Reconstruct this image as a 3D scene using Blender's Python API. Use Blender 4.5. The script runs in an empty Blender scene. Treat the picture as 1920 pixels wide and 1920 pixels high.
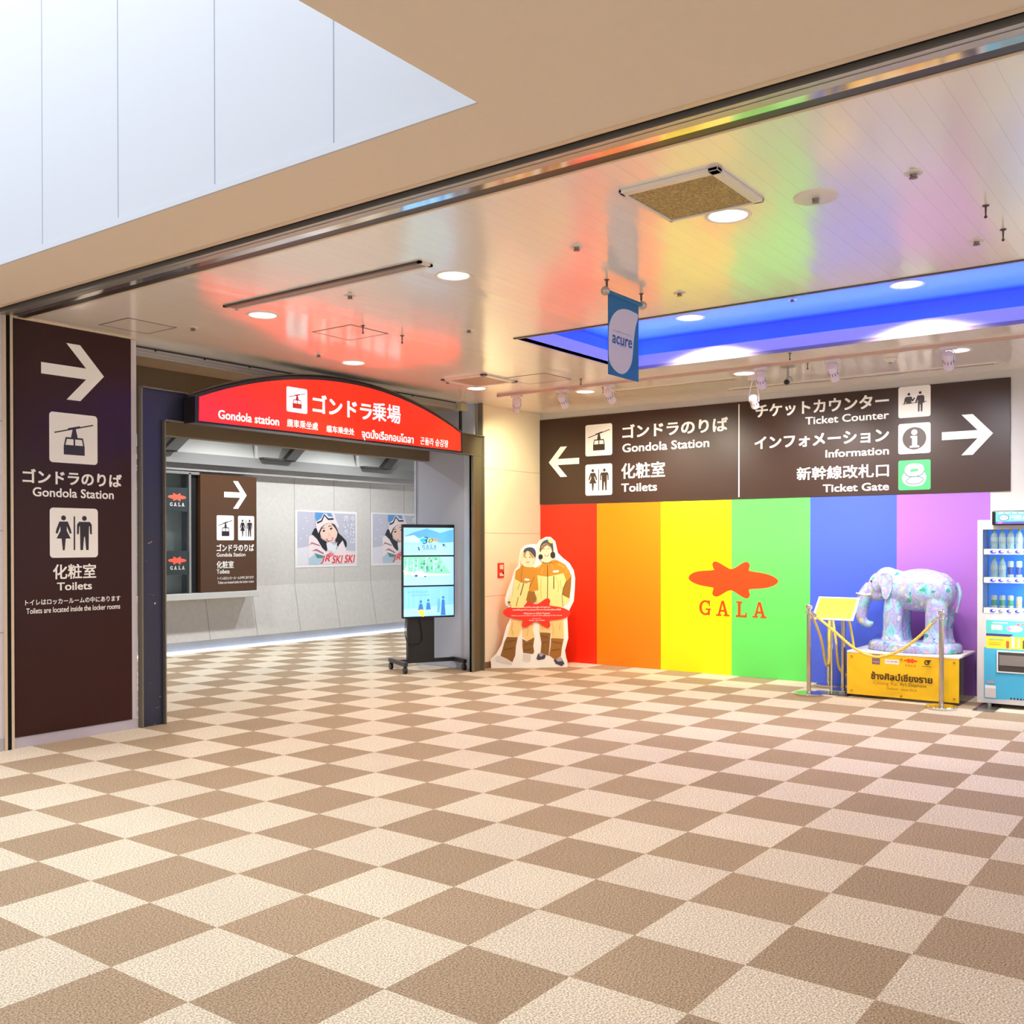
import bpy, bmesh, math, random
import numpy as np
from mathutils import Vector, Matrix
random.seed(7)
C = bpy.context.scene.collection
scene = bpy.context.scene

# ------------------------------------------------------------------ camera
CAM = np.array([-2.1732, -4.0819, 1.6654])
FPX, CX, CY = 1854.75, 960.0, 1032.55
def _rot(yaw, pitch, roll):
    f = np.array([math.cos(pitch)*math.cos(yaw), math.cos(pitch)*math.sin(yaw), math.sin(pitch)])
    r = np.array([math.sin(yaw), -math.cos(yaw), 0]); u = np.cross(r, f)
    c, s = math.cos(roll), math.sin(roll)
    return np.array([c*r+s*u, -s*r+c*u, f])
RM = _rot(.63870, -.0074, -.0012)
cam = bpy.data.objects.new('camera', bpy.data.cameras.new('camera')); C.objects.link(cam)
m = Matrix.Identity(4)
for i in range(3):
    m[i][0], m[i][1], m[i][2], m[i][3] = RM[0][i], RM[1][i], -RM[2][i], CAM[i]
cam.matrix_world = m
cam.data.sensor_width = 36; cam.data.lens = 36*FPX/1920
cam.data.shift_y = (CY-960)/1920
cam.data.clip_start = .05
scene.camera = cam

# ------------------------------------------------------------------ world, exposure
scene.view_settings.view_transform = 'Standard'; scene.view_settings.look = 'None'
scene.view_settings.gamma = 1; scene.view_settings.use_curve_mapping = False
scene.view_settings.exposure = 0.38
w = bpy.data.worlds.new('world'); scene.world = w; w.use_nodes = True
bg = w.node_tree.nodes['Background']
bg.inputs[0].default_value = (.96, .97, 1, 1); bg.inputs[1].default_value = .95
scene.cycles.use_denoising = True
scene.cycles.max_bounces = 8; scene.cycles.diffuse_bounces = 4; scene.cycles.glossy_bounces = 4
scene.cycles.transmission_bounces = 8; scene.cycles.sample_clamp_indirect = 6
scene.cycles.caustics_reflective = False; scene.cycles.caustics_refractive = False

WARM = (1, .85, .66); NEUT = (1, .95, .88); COOL = (.86, .93, 1)
def lamp(name, kind, loc, power, color, parent=None, target=None, **kw):
    d = bpy.data.lights.new(name, kind); d.energy = power; d.color = color
    for k, v in kw.items(): setattr(d, k, v)
    o = bpy.data.objects.new(name, d); C.objects.link(o); o.location = loc
    if target is not None:
        o.rotation_euler = (Vector(target)-Vector(loc)).to_track_quat('-Z', 'Y').to_euler()
    if parent is not None:
        o.parent = parent; o.location = WM[parent.name].inverted() @ Vector(loc)
    return o
WM = {}
# daylight falling through the open light well above the hall
lamp('skylight', 'AREA', (-1.2, 2.2, 8.5), 420, (.93, .97, 1), shape='RECTANGLE', size=4.4, size_y=7, target=(-1.2, 2.2, 0))

# ------------------------------------------------------------------ materials
def lin(c):
    return tuple(((v/255)/12.92 if v/255 <= .04045 else ((v/255+.055)/1.055)**2.4) for v in c)
_mats = {}
def mat(col, rough=.5, metal=0, spec=.5, emit=0, alpha=1, trans=0, grain=0.0, gscale=60, bump=0, coat=0, ior=1.5):
    key = (col, rough, metal, spec, emit, alpha, trans, grain, gscale, bump, coat, ior)
    if key in _mats: return _mats[key]
    mt = bpy.data.materials.new('paint_%02x%02x%02x' % col); mt.use_nodes = True
    nt = mt.node_tree; b = nt.nodes['Principled BSDF']; L = lin(col)
    b.inputs['Base Color'].default_value = (*L, 1)
    b.inputs['Roughness'].default_value = rough; b.inputs['Metallic'].default_value = metal
    b.inputs['Specular IOR Level'].default_value = spec; b.inputs['IOR'].default_value = ior
    b.inputs['Transmission Weight'].default_value = trans; b.inputs['Coat Weight'].default_value = coat
    if emit:
        b.inputs['Emission Color'].default_value = (*L, 1); b.inputs['Emission Strength'].default_value = emit
    if grain or bump:
        tc = nt.nodes.new('ShaderNodeTexCoord'); n = nt.nodes.new('ShaderNodeTexNoise')
        n.inputs['Scale'].default_value = gscale; n.inputs['Detail'].default_value = 4
        nt.links.new(tc.outputs['Object'], n.inputs['Vector'])
        if grain:
            mx = nt.nodes.new('ShaderNodeMix'); mx.data_type = 'RGBA'
            mx.inputs[6].default_value = (*[v*(1-grain) for v in L], 1)
            mx.inputs[7].default_value = (*[min(1, v*(1+grain)) for v in L], 1)
            nt.links.new(n.outputs['Fac'], mx.inputs[0]); nt.links.new(mx.outputs[2], b.inputs['Base Color'])
        if bump:
            bp = nt.nodes.new('ShaderNodeBump'); bp.inputs['Strength'].default_value = bump; bp.inputs['Distance'].default_value = .01
            nt.links.new(n.outputs['Fac'], bp.inputs['Height']); nt.links.new(bp.outputs[0], b.inputs['Normal'])
    _mats[key] = mt
    return mt

def node(nt, t, **kw):
    n = nt.nodes.new(t)
    for k, v in kw.items(): setattr(n, k, v)
    return n
def math_node(nt, op, a, b=None, c=None):
    n = node(nt, 'ShaderNodeMath', operation=op)
    for i, v in enumerate((a, b, c)):
        if v is None: continue
        if isinstance(v, (int, float)): n.inputs[i].default_value = v
        else: nt.links.new(v, n.inputs[i])
    return n.outputs[0]

def carpet_material():
    mt = bpy.data.materials.new('checker_carpet'); mt.use_nodes = True; nt = mt.node_tree; b = nt.nodes['Principled BSDF']
    g = node(nt, 'ShaderNodeNewGeometry'); sp = node(nt, 'ShaderNodeSeparateXYZ'); nt.links.new(g.outputs['Position'], sp.inputs[0])
    fx = math_node(nt, 'FLOOR', math_node(nt, 'MULTIPLY', sp.outputs[0], 2)); fy = math_node(nt, 'FLOOR', math_node(nt, 'MULTIPLY', sp.outputs[1], 2))
    par = math_node(nt, 'ABSOLUTE', math_node(nt, 'SUBTRACT', math_node(nt, 'FLOORED_MODULO', math_node(nt, 'ADD', fx, fy), 2), 0))
    cb = node(nt, 'ShaderNodeCombineXYZ'); nt.links.new(fx, cb.inputs[0]); nt.links.new(fy, cb.inputs[1])
    wn = node(nt, 'ShaderNodeTexWhiteNoise'); wn.noise_dimensions = '3D'; nt.links.new(cb.outputs[0], wn.inputs[0])
    n1 = node(nt, 'ShaderNodeTexNoise'); n1.inputs['Scale'].default_value = 125; n1.inputs['Detail'].default_value = 3
    nt.links.new(g.outputs['Position'], n1.inputs['Vector'])
    n2 = node(nt, 'ShaderNodeTexNoise'); n2.inputs['Scale'].default_value = 3; n2.inputs['Detail'].default_value = 3
    nt.links.new(g.outputs['Position'], n2.inputs['Vector'])
    mx = node(nt, 'ShaderNodeMix', data_type='RGBA'); nt.links.new(par, mx.inputs[0])
    mx.inputs[6].default_value = (*lin((214, 201, 180)), 1); mx.inputs[7].default_value = (*lin((166, 145, 120)), 1)
    k = math_node(nt, 'MULTIPLY_ADD', n1.outputs['Fac'], 3.0, -.5)
    k = math_node(nt, 'MULTIPLY', k, math_node(nt, 'MULTIPLY_ADD', wn.outputs['Value'], .10, .95))
    k = math_node(nt, 'MULTIPLY', k, math_node(nt, 'MULTIPLY_ADD', n2.outputs['Fac'], .12, .94))
    vm = node(nt, 'ShaderNodeVectorMath', operation='SCALE'); nt.links.new(mx.outputs[2], vm.inputs[0]); nt.links.new(k, vm.inputs['Scale'])
    nt.links.new(vm.outputs[0], b.inputs['Base Color']); b.inputs['Roughness'].default_value = .95; b.inputs['Specular IOR Level'].default_value = .15
    bp = node(nt, 'ShaderNodeBump'); bp.inputs['Strength'].default_value = .15; bp.inputs['Distance'].default_value = .004
    nt.links.new(n1.outputs['Fac'], bp.inputs['Height']); nt.links.new(bp.outputs[0], b.inputs['Normal'])
    return mt

def plank_material(axis=1, pitch=.10, col=(250, 243, 233), rough=.16):
    mt = bpy.data.materials.new('gloss_planks'); mt.use_nodes = True; nt = mt.node_tree; b = nt.nodes['Principled BSDF']
    g = node(nt, 'ShaderNodeNewGeometry'); sp = node(nt, 'ShaderNodeSeparateXYZ'); nt.links.new(g.outputs['Position'], sp.inputs[0])
    t = math_node(nt, 'DIVIDE', sp.outputs[axis], pitch); fl = math_node(nt, 'FLOOR', t); fr = math_node(nt, 'FRACT', t)
    edge = math_node(nt, 'LESS_THAN', math_node(nt, 'ABSOLUTE', math_node(nt, 'SUBTRACT', fr, .5)), .487)
    wn = node(nt, 'ShaderNodeTexWhiteNoise'); wn.noise_dimensions = '1D'; nt.links.new(fl, wn.inputs['W'])
    L = lin(col)
    mx = node(nt, 'ShaderNodeMix', data_type='RGBA'); nt.links.new(edge, mx.inputs[0])
    mx.inputs[6].default_value = (*[v*.84 for v in L], 1); mx.inputs[7].default_value = (*L, 1)
    nt.links.new(mx.outputs[2], b.inputs['Base Color'])
    tilt = math_node(nt, 'MULTIPLY', math_node(nt, 'SUBTRACT', wn.outputs['Value'], .5), math_node(nt, 'MULTIPLY', math_node(nt, 'SUBTRACT', fr, .5), .05))
    h = math_node(nt, 'ADD', tilt, math_node(nt, 'MULTIPLY', edge, .02))
    bp = node(nt, 'ShaderNodeBump'); bp.inputs['Strength'].default_value = .6; bp.inputs['Distance'].default_value = .1
    nt.links.new(h, bp.inputs['Height']); nt.links.new(bp.outputs[0], b.inputs['Normal'])
    b.inputs['Roughness'].default_value = rough; b.inputs['IOR'].default_value = 2.0; b.inputs['Specular IOR Level'].default_value = .8
    return mt

def concrete_material(col=(206, 203, 198)):
    mt = bpy.data.materials.new('grey_board'); mt.use_nodes = True; nt = mt.node_tree; b = nt.nodes['Principled BSDF']
    g = node(nt, 'ShaderNodeNewGeometry'); sp = node(nt, 'ShaderNodeSeparateXYZ'); nt.links.new(g.outputs['Position'], sp.inputs[0])
    fr = math_node(nt, 'FRACT', math_node(nt, 'DIVIDE', math_node(nt, 'SUBTRACT', sp.outputs[0], 9.07), .905))
    ln = math_node(nt, 'LESS_THAN', math_node(nt, 'ABSOLUTE', math_node(nt, 'SUBTRACT', fr, .5)), .4945)
    n1 = node(nt, 'ShaderNodeTexNoise'); n1.inputs['Scale'].default_value = 14; n1.inputs['Detail'].default_value = 8; n1.inputs['Roughness'].default_value = .7
    nt.links.new(g.outputs['Position'], n1.inputs['Vector'])
    k = math_node(nt, 'MULTIPLY_ADD', n1.outputs['Fac'], .35, .82)
    k = math_node(nt, 'MULTIPLY', k, math_node(nt, 'MULTIPLY_ADD', ln, .6, .4))
    vm = node(nt, 'ShaderNodeVectorMath', operation='SCALE'); vm.inputs[0].default_value = lin(col); nt.links.new(k, vm.inputs['Scale'])
    nt.links.new(vm.outputs[0], b.inputs['Base Color']); b.inputs['Roughness'].default_value = .75
    return mt

def elephant_material():
    mt = bpy.data.materials.new('pastel_painted_glaze'); mt.use_nodes = True; nt = mt.node_tree; b = nt.nodes['Principled BSDF']
    tc = node(nt, 'ShaderNodeTexCoord'); O = tc.outputs['Object']
    wr = node(nt, 'ShaderNodeTexNoise'); wr.inputs['Scale'].default_value = 7; nt.links.new(O, wr.inputs['Vector'])
    av = node(nt, 'ShaderNodeVectorMath', operation='MULTIPLY_ADD'); nt.links.new(wr.outputs['Color'], av.inputs[0]); av.inputs[1].default_value = (.12, .12, .12); nt.links.new(O, av.inputs[2])
    mp = node(nt, 'ShaderNodeMapping'); mp.inputs['Scale'].default_value = (1, 1, .45); nt.links.new(av.outputs[0], mp.inputs[0])
    n = node(nt, 'ShaderNodeTexNoise'); n.inputs['Scale'].default_value = 14; n.inputs['Detail'].default_value = 6; nt.links.new(mp.outputs[0], n.inputs['Vector'])
    r = node(nt, 'ShaderNodeValToRGB'); e = r.color_ramp.elements
    stops = [(.30, (104, 192, 204)), (.42, (166, 210, 222)), (.485, (172, 168, 222)), (.535, (156, 166, 224)), (.575, (206, 176, 212)), (.62, (150, 200, 216)), (.72, (220, 214, 160))]
    e[0].position, e[0].color = stops[0][0], (*lin(stops[0][1]), 1); e[1].position, e[1].color = stops[-1][0], (*lin(stops[-1][1]), 1)
    for p, c in stops[1:-1]:
        q = e.new(p); q.color = (*lin(c), 1)
    nt.links.new(n.outputs['Fac'], r.inputs[0])
    v = node(nt, 'ShaderNodeTexVoronoi'); v.inputs['Scale'].default_value = 13; nt.links.new(av.outputs[0], v.inputs['Vector'])
    spc = node(nt, 'ShaderNodeSeparateColor'); nt.links.new(v.outputs['Color'], spc.inputs[0])
    petal = math_node(nt, 'MULTIPLY', math_node(nt, 'LESS_THAN', v.outputs['Distance'], .33), math_node(nt, 'GREATER_THAN', spc.outputs[0], .55))
    r2 = node(nt, 'ShaderNodeValToRGB'); r2.color_ramp.interpolation = 'CONSTANT'; e = r2.color_ramp.elements
    e[0].color = (*lin((226, 222, 222)), 1); e[1].position = .45; e[1].color = (*lin((60, 164, 176)), 1)
    for p, c in ((.62, (244, 178, 200)), (.8, (238, 222, 168)), (.9, (60, 178, 150))):
        q = e.new(p); q.color = (*lin(c), 1)
    nt.links.new(spc.outputs[1], r2.inputs[0])
    mx = node(nt, 'ShaderNodeMix', data_type='RGBA'); nt.links.new(petal, mx.inputs[0]); nt.links.new(r.outputs[0], mx.inputs[6]); nt.links.new(r2.outputs[0], mx.inputs[7])
    v2 = node(nt, 'ShaderNodeTexVoronoi'); v2.feature = 'DISTANCE_TO_EDGE'; v2.inputs['Scale'].default_value = 4.2; nt.links.new(av.outputs[0], v2.inputs['Vector'])
    lnm = math_node(nt, 'LESS_THAN', v2.outputs['Distance'], .006)
    mx2 = node(nt, 'ShaderNodeMix', data_type='RGBA'); nt.links.new(lnm, mx2.inputs[0]); nt.links.new(mx.outputs[2], mx2.inputs[6]); mx2.inputs[7].default_value = (*lin((112, 120, 190)), 1)
    nt.links.new(mx2.outputs[2], b.inputs['Base Color']); b.inputs['Roughness'].default_value = .22; b.inputs['Coat Weight'].default_value = .5
    return mt

def mesh_grille_material(col=(150, 128, 84)):
    mt = bpy.data.materials.new('honeycomb_grille'); mt.use_nodes = True; nt = mt.node_tree; b = nt.nodes['Principled BSDF']
    tc = node(nt, 'ShaderNodeTexCoord'); v = node(nt, 'ShaderNodeTexVoronoi'); v.inputs['Scale'].default_value = 75; nt.links.new(tc.outputs['Object'], v.inputs['Vector'])
    k = math_node(nt, 'MULTIPLY_ADD', v.outputs['Distance'], 1.5, .35)
    vm = node(nt, 'ShaderNodeVectorMath', operation='SCALE'); vm.inputs[0].default_value = lin(col); nt.links.new(k, vm.inputs['Scale'])
    nt.links.new(vm.outputs[0], b.inputs['Base Color']); b.inputs['Roughness'].default_value = .5
    return mt

def chipped_navy_material():
    mt = bpy.data.materials.new('chipped_navy_sheen'); mt.use_nodes = True; nt = mt.node_tree; b = nt.nodes['Principled BSDF']
    g = node(nt, 'ShaderNodeNewGeometry'); n = node(nt, 'ShaderNodeTexNoise'); n.inputs['Scale'].default_value = 17; n.inputs['Detail'].default_value = 6
    nt.links.new(g.outputs['Position'], n.inputs['Vector'])
    sp = node(nt, 'ShaderNodeSeparateXYZ'); nt.links.new(g.outputs['Position'], sp.inputs[0])
    zone = math_node(nt, 'LESS_THAN', sp.outputs[2], 1.85)
    chip = math_node(nt, 'MULTIPLY', math_node(nt, 'GREATER_THAN', n.outputs['Fac'], .70), zone)
    mx = node(nt, 'ShaderNodeMix', data_type='RGBA'); nt.links.new(chip, mx.inputs[0])
    mx.inputs[6].default_value = (*lin((46, 48, 70)), 1); mx.inputs[7].default_value = (*lin((226, 190, 150)), 1)  # navy base has the blue reflection painted in, under the pale chips
    nt.links.new(mx.outputs[2], b.inputs['Base Color']); b.inputs['Roughness'].default_value = .35
    return mt

WHITE = mat((240, 240, 236), .45); DARK = mat((40, 30, 28), .4); BLACK = mat((16, 16, 18), .4)
BROWN = mat((60, 41, 32), .38, grain=.12, gscale=220, spec=.36)
ALU = mat((186, 182, 174), .35, metal=.8); CHROME = mat((225, 225, 225), .06, metal=1)
SIGNWHITE = mat((246, 244, 238), .5)
def clear_material(name, tint, gloss):
    mt = bpy.data.materials.new(name); mt.use_nodes = True; nt = mt.node_tree; nt.nodes.remove(nt.nodes['Principled BSDF'])
    tr_ = node(nt, 'ShaderNodeBsdfTransparent'); tr_.inputs[0].default_value = (*lin(tint), 1); gl = node(nt, 'ShaderNodeBsdfGlossy'); gl.inputs['Roughness'].default_value = .03
    fr = node(nt, 'ShaderNodeFresnel'); fr.inputs[0].default_value = 1.4; mx = node(nt, 'ShaderNodeMixShader')
    nt.links.new(math_node(nt, 'MULTIPLY', fr.outputs[0], gloss), mx.inputs[0]); nt.links.new(tr_.outputs[0], mx.inputs[1]); nt.links.new(gl.outputs[0], mx.inputs[2]); nt.links.new(mx.outputs[0], nt.nodes['Material Output'].inputs[0])
    return mt
ACRYL = clear_material('clear_acrylic', (240, 244, 244), .8); PANE = clear_material('clear_glass', (244, 250, 248), .8)

# ------------------------------------------------------------------ object helpers
def setp(o, label=None, cat=None, group=None, kind=None):
    for k, v in (('label', label), ('category', cat), ('group', group), ('kind', kind)):
        if v: o[k] = v
    return o
def thing(name, label, cat, loc, rotz=0, group=None):
    o = bpy.data.objects.new(name, None); C.objects.link(o); o.empty_display_size = .1
    o.location = loc; o.rotation_euler = (0, 0, rotz)
    WM[o.name] = Matrix.Translation(loc) @ Matrix.Rotation(rotz, 4, 'Z')
    return setp(o, label, cat, group)
def link_mesh(name, verts, faces, mats, fm, parent, smooth):
    W = WM[parent.name] if parent is not None else Matrix.Identity(4)
    Wi = W.inverted()
    me = bpy.data.meshes.new(name)
    me.from_pydata([tuple(Wi @ Vector(v)) for v in verts], [], faces)
    for mm in mats: me.materials.append(mm)
    if len(mats) > 1: me.polygons.foreach_set('material_index', fm)
    if smooth:
        me.polygons.foreach_set('use_smooth', [True]*len(me.polygons)); me.set_sharp_from_angle(angle=math.radians(smooth))
    me.update()
    o = bpy.data.objects.new(name, me); C.objects.link(o)
    if parent is not None: o.parent = parent
    WM[o.name] = W
    return o

class Frame:
    """a plane: origin, u to the right, v up; n points to the viewer"""
    def __init__(s, o, u=(1, 0, 0), v=(0, 0, 1)):
        s.o = Vector(o); s.u = Vector(u).normalized(); s.v = Vector(v).normalized(); s.n = s.u.cross(s.v)
    def at(s, a, b, d=0): return s.o + s.u*a + s.v*b + s.n*d
    def px(s, x, y):
        d = Vector(tuple(np.array([(x-CX)/FPX, -(y-CY)/FPX, 1.0]) @ RM)); c = Vector(tuple(CAM))
        t = (s.o-c).dot(s.n)/d.dot(s.n); p = c+d*t-s.o
        return (p.dot(s.u), p.dot(s.v))
def FX(x): return Frame((x, 0, 0), (0, -1, 0))
def FY(y): return Frame((0, y, 0), (1, 0, 0))
def FZ(z): return Frame((0, 0, z), (1, 0, 0), (0, -1, 0))     # seen from below

_glyph = {}
def glyphs(s, bold=.02):
    key = (s, bold)
    if key not in _glyph:
        cu = bpy.data.curves.new('t', 'FONT'); cu.body = s; cu.resolution_u = 3; cu.fill_mode = 'FRONT'
        ob = bpy.data.objects.new('t', cu); C.objects.link(ob)
        bpy.context.view_layer.update()
        me = bpy.data.meshes.new_from_object(ob.evaluated_get(bpy.context.evaluated_depsgraph_get()))
        vs = [(v.co.x, v.co.y) for v in me.vertices]; fs = [tuple(p.vertices) for p in me.polygons]
        bpy.data.objects.remove(ob); bpy.data.curves.remove(cu); bpy.data.meshes.remove(me)
        bold *= .8 if bold > .033 else .6
        if bold > 0:
            n0, f0, v0 = len(vs), fs, vs; vs = []; fs = []
            for k, (dx, dy) in enumerate(((-1, -.8), (1, -.8), (-1, .8), (1, .8))):
                vs += [(x+dx*bold, y+dy*bold) for x, y in v0]; fs += [tuple(i+k*n0 for i in f) for f in f0]
        _glyph[key] = (vs, fs)
    return _glyph[key]

def spline(pts, closed=True, n=5):
    out = []; N = len(pts); P = [np.array(p, float) for p in pts]
    for i in range(N if closed else N-1):
        p0 = P[(i-1) % N] if closed or i > 0 else P[0]; p1 = P[i]; p2 = P[(i+1) % N]; p3 = P[(i+2) % N] if closed or i+2 < N else P[-1]
        for k in range(n):
            t = k/n
            out.append(tuple(.5*((2*p1)+(-p0+p2)*t+(2*p0-5*p1+4*p2-p3)*t*t+(-p0+3*p1-3*p2+p3)*t**3)))
    if not closed: out.append(tuple(P[-1]))
    return out

class MB:
    def __init__(s): s.v = []; s.f = []; s.fm = []; s.mats = []
    def mi(s, m):
        if m not in s.mats: s.mats.append(m)
        return s.mats.index(m)
    def add(s, vs, fs, m):
        b = len(s.v); k = s.mi(m); s.v += [tuple(v) for v in vs]
        for f in fs: s.f.append(tuple(b+i for i in f)); s.fm.append(k)
        return s
    def box(s, a, b, m):
        (x0, y0, z0), (x1, y1, z1) = a, b
        x0, x1 = sorted((x0, x1)); y0, y1 = sorted((y0, y1)); z0, z1 = sorted((z0, z1))
        v = [(x, y, z) for x in (x0, x1) for y in (y0, y1) for z in (z0, z1)]
        return s.add(v, [(0, 1, 3, 2), (4, 6, 7, 5), (0, 4, 5, 1), (2, 3, 7, 6), (0, 2, 6, 4), (1, 5, 7, 3)], m)
    def fbox(s, F, u0, v0, u1, v1, d0, d1, m):
        v = [F.at(u, vv, d) for u in (u0, u1) for vv in (v0, v1) for d in (d0, d1)]
        return s.add(v, [(0, 1, 3, 2), (4, 6, 7, 5), (0, 4, 5, 1), (2, 3, 7, 6), (0, 2, 6, 4), (1, 5, 7, 3)], m)
    def prism(s, F, pts, d0, d1, m, side=None):
        n = len(pts); a = [F.at(*p, d1) for p in pts]; b = [F.at(*p, d0) for p in pts]
        area = sum(pts[i][0]*pts[(i+1) % n][1]-pts[(i+1) % n][0]*pts[i][1] for i in range(n))
        r = tuple(range(n)); front = r if area > 0 else r[::-1]
        s.add(a, [front], m); s.add(b, [front[::-1]], side or m)
        q = [(i, i+n, (i+1) % n+n, (i+1) % n) if area > 0 else (i, (i+1) % n, (i+1) % n+n, i+n) for i in range(n)]
        return s.add(a+b, q, side or m)
    def ring(s, p, d, r, seg, ref=None):
        d = Vector(d).normalized(); a = d.orthogonal().normalized() if ref is None else ref
        b = d.cross(a)
        return [Vector(p)+a*(r*math.cos(2*math.pi*i/seg))+b*(r*math.sin(2*math.pi*i/seg)) for i in range(seg)]
    def cyl(s, p0, p1, r0, r1=None, m=None, seg=20, caps=True):
        r1 = r0 if r1 is None else r1; d = Vector(p1)-Vector(p0)
        a = s.ring(p0, d, r0, seg); b = s.ring(p1, d, r1, seg)
        f = [(i, (i+1) % seg, seg+(i+1) % seg, seg+i) for i in range(seg)]
        if caps: f += [tuple(range(seg))[::-1], tuple(range(seg, 2*seg))]
        return s.add(a+b, f, m)
    def lathe(s, c, prof, m, seg=24, axis=(0, 0, 1)):
        ax = Vector(axis).normalized(); ref = ax.orthogonal().normalized(); vs = []; f = []
        for r, h in prof: vs += s.ring(Vector(c)+ax*h, ax, max(r, 1e-5), seg, ref)
        for j in range(len(prof)-1):
            f += [(j*seg+i, j*seg+(i+1) % seg, (j+1)*seg+(i+1) % seg, (j+1)*seg+i) for i in range(seg)]
        return s.add(vs, f, m)
    def ball(s, c, r, m, seg=18, rings=10, sc=(1, 1, 1)):
        prof = [(r*math.sin(math.pi*i/rings), -r*math.cos(math.pi*i/rings)) for i in range(rings+1)]
        b = len(s.v); s.lathe((0, 0, 0), prof, m, seg)
        for i in range(b, len(s.v)):
            p = s.v[i]; s.v[i] = (c[0]+p[0]*sc[0], c[1]+p[1]*sc[1], c[2]+p[2]*sc[2])
        return s
    def tube(s, path, r, m, seg=8, radii=None):
        P = [Vector(p) for p in path]; vs = []; ref = None
        for i, p in enumerate(P):
            d = (P[min(i+1, len(P)-1)]-P[max(i-1, 0)]).normalized()
            if ref is None: ref = d.orthogonal().normalized()
            ref = (ref-d*ref.dot(d)).normalized()
            vs += s.ring(p, d, radii[i] if radii else r, seg, ref)
        f = [(j*seg+i, j*seg+(i+1) % seg, (j+1)*seg+(i+1) % seg, (j+1)*seg+i) for j in range(len(P)-1) for i in range(seg)]
        f += [tuple(range(seg))[::-1], tuple(range((len(P)-1)*seg, len(P)*seg))]
        return s.add(vs, f, m)
    def build(s, name, parent=None, smooth=0, bevel=0):
        o = link_mesh(name, s.v, s.f, s.mats, s.fm, parent, smooth)
        if bevel:
            b = o.modifiers.new('bevel', 'BEVEL'); b.width = bevel; b.segments = 2; b.limit_method = 'ANGLE'; b.angle_limit = math.radians(50)
        return o

class Print:
    """flat printed matter on a plane, layer over layer"""
    def __init__(s, F, d=.001, step=.0003): s.F = F; s.d = d; s.step = step; s.mb = MB(); s.texts = []
    def poly(s, pts, m, curve=0, px=False, d=None):
        if px: pts = [s.F.px(*p) for p in pts]
        if curve: pts = spline(pts, True, curve)
        n = len(pts); area = sum(pts[i][0]*pts[(i+1) % n][1]-pts[(i+1) % n][0]*pts[i][1] for i in range(n))
        if area < 0: pts = pts[::-1]
        s.mb.add([s.F.at(*p, s.d if d is None else d) for p in pts], [tuple(range(n))], m); s.d += s.step; return s
    def rect(s, u0, v0, u1, v1, m, r=0):
        u0, u1 = sorted((u0, u1)); v0, v1 = sorted((v0, v1))
        if not r: return s.poly([(u0, v0), (u1, v0), (u1, v1), (u0, v1)], m)
        p = []
        for cx, cy, a0 in ((u1-r, v0+r, -90), (u1-r, v1-r, 0), (u0+r, v1-r, 90), (u0+r, v0+r, 180)):
            p += [(cx+r*math.cos(math.radians(a0+18*k)), cy+r*math.sin(math.radians(a0+18*k))) for k in range(6)]
        return s.poly(p, m)
    def ell(s, cu, cv, ru, rv, m, rot=0, seg=24):
        c, q = math.cos(rot), math.sin(rot)
        return s.poly([(cu+ru*math.cos(2*math.pi*i/seg)*c-rv*math.sin(2*math.pi*i/seg)*q, cv+ru*math.cos(2*math.pi*i/seg)*q+rv*math.sin(2*math.pi*i/seg)*c) for i in range(seg)], m)
    def line(s, pts, wd, m, curve=0, px=False):
        if px: pts = [s.F.px(*p) for p in pts]
        if curve: pts = spline(pts, False, curve)
        P = [np.array(p, float) for p in pts]; L = []; R = []
        for i, p in enumerate(P):
            t = P[min(i+1, len(P)-1)]-P[max(i-1, 0)]; t /= (np.linalg.norm(t)+1e-9); nrm = np.array([-t[1], t[0]])*wd/2
            L.append(p+nrm); R.append(p-nrm)
        k = len(P)
        s.mb.add([s.F.at(*q, s.d) for q in L+R], [(i+k, i+1+k, i+1, i) for i in range(k-1)], m); s.d += s.step; return s
    def text(s, t, u0, v0, u1, v1, m, bold=.02, shear=0, fit=True, align='c'):
        vs, fs = glyphs(t, bold); a = np.array(vs)
        if shear: a[:, 0] += a[:, 1]*shear
        lo, hi = a.min(0), a.max(0); sz = np.maximum(hi-lo, 1e-6)
        su, sv = (u1-u0)/sz[0], (v1-v0)/sz[1]
        if not fit: su = sv = min(su, sv)
        b = (a-lo)*np.array([su, sv])+np.array([u0, v0])
        nb = max(1, len(b)//4) if bold > 0 else len(b); s.texts.append(MB().add([s.F.at(p[0], p[1], s.d+.0002*(i//nb)) for i, p in enumerate(b)], fs, m)); s.d += s.step; return s
    def tpx(s, t, xl, xr, yl0, yl1, m, **k):
        """text between two pixel columns; yl0/yl1 = top and bottom at the left end"""
        a = s.F.px(xl, yl0); b = s.F.px(xl, yl1); c = s.F.px(xr, yl0)
        return s.text(t, a[0], b[1], c[0], a[1], m, **k)
    def build(s, name, parent):
        o = None
        if name == 'lettering':
            for t_ in s.texts: o = t_.build(name, parent)
        else:
            for t_ in s.texts: s.mb.add(t_.v, t_.f, t_.mats[0])
        return s.mb.build(name, parent) if s.mb.f else o

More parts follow.
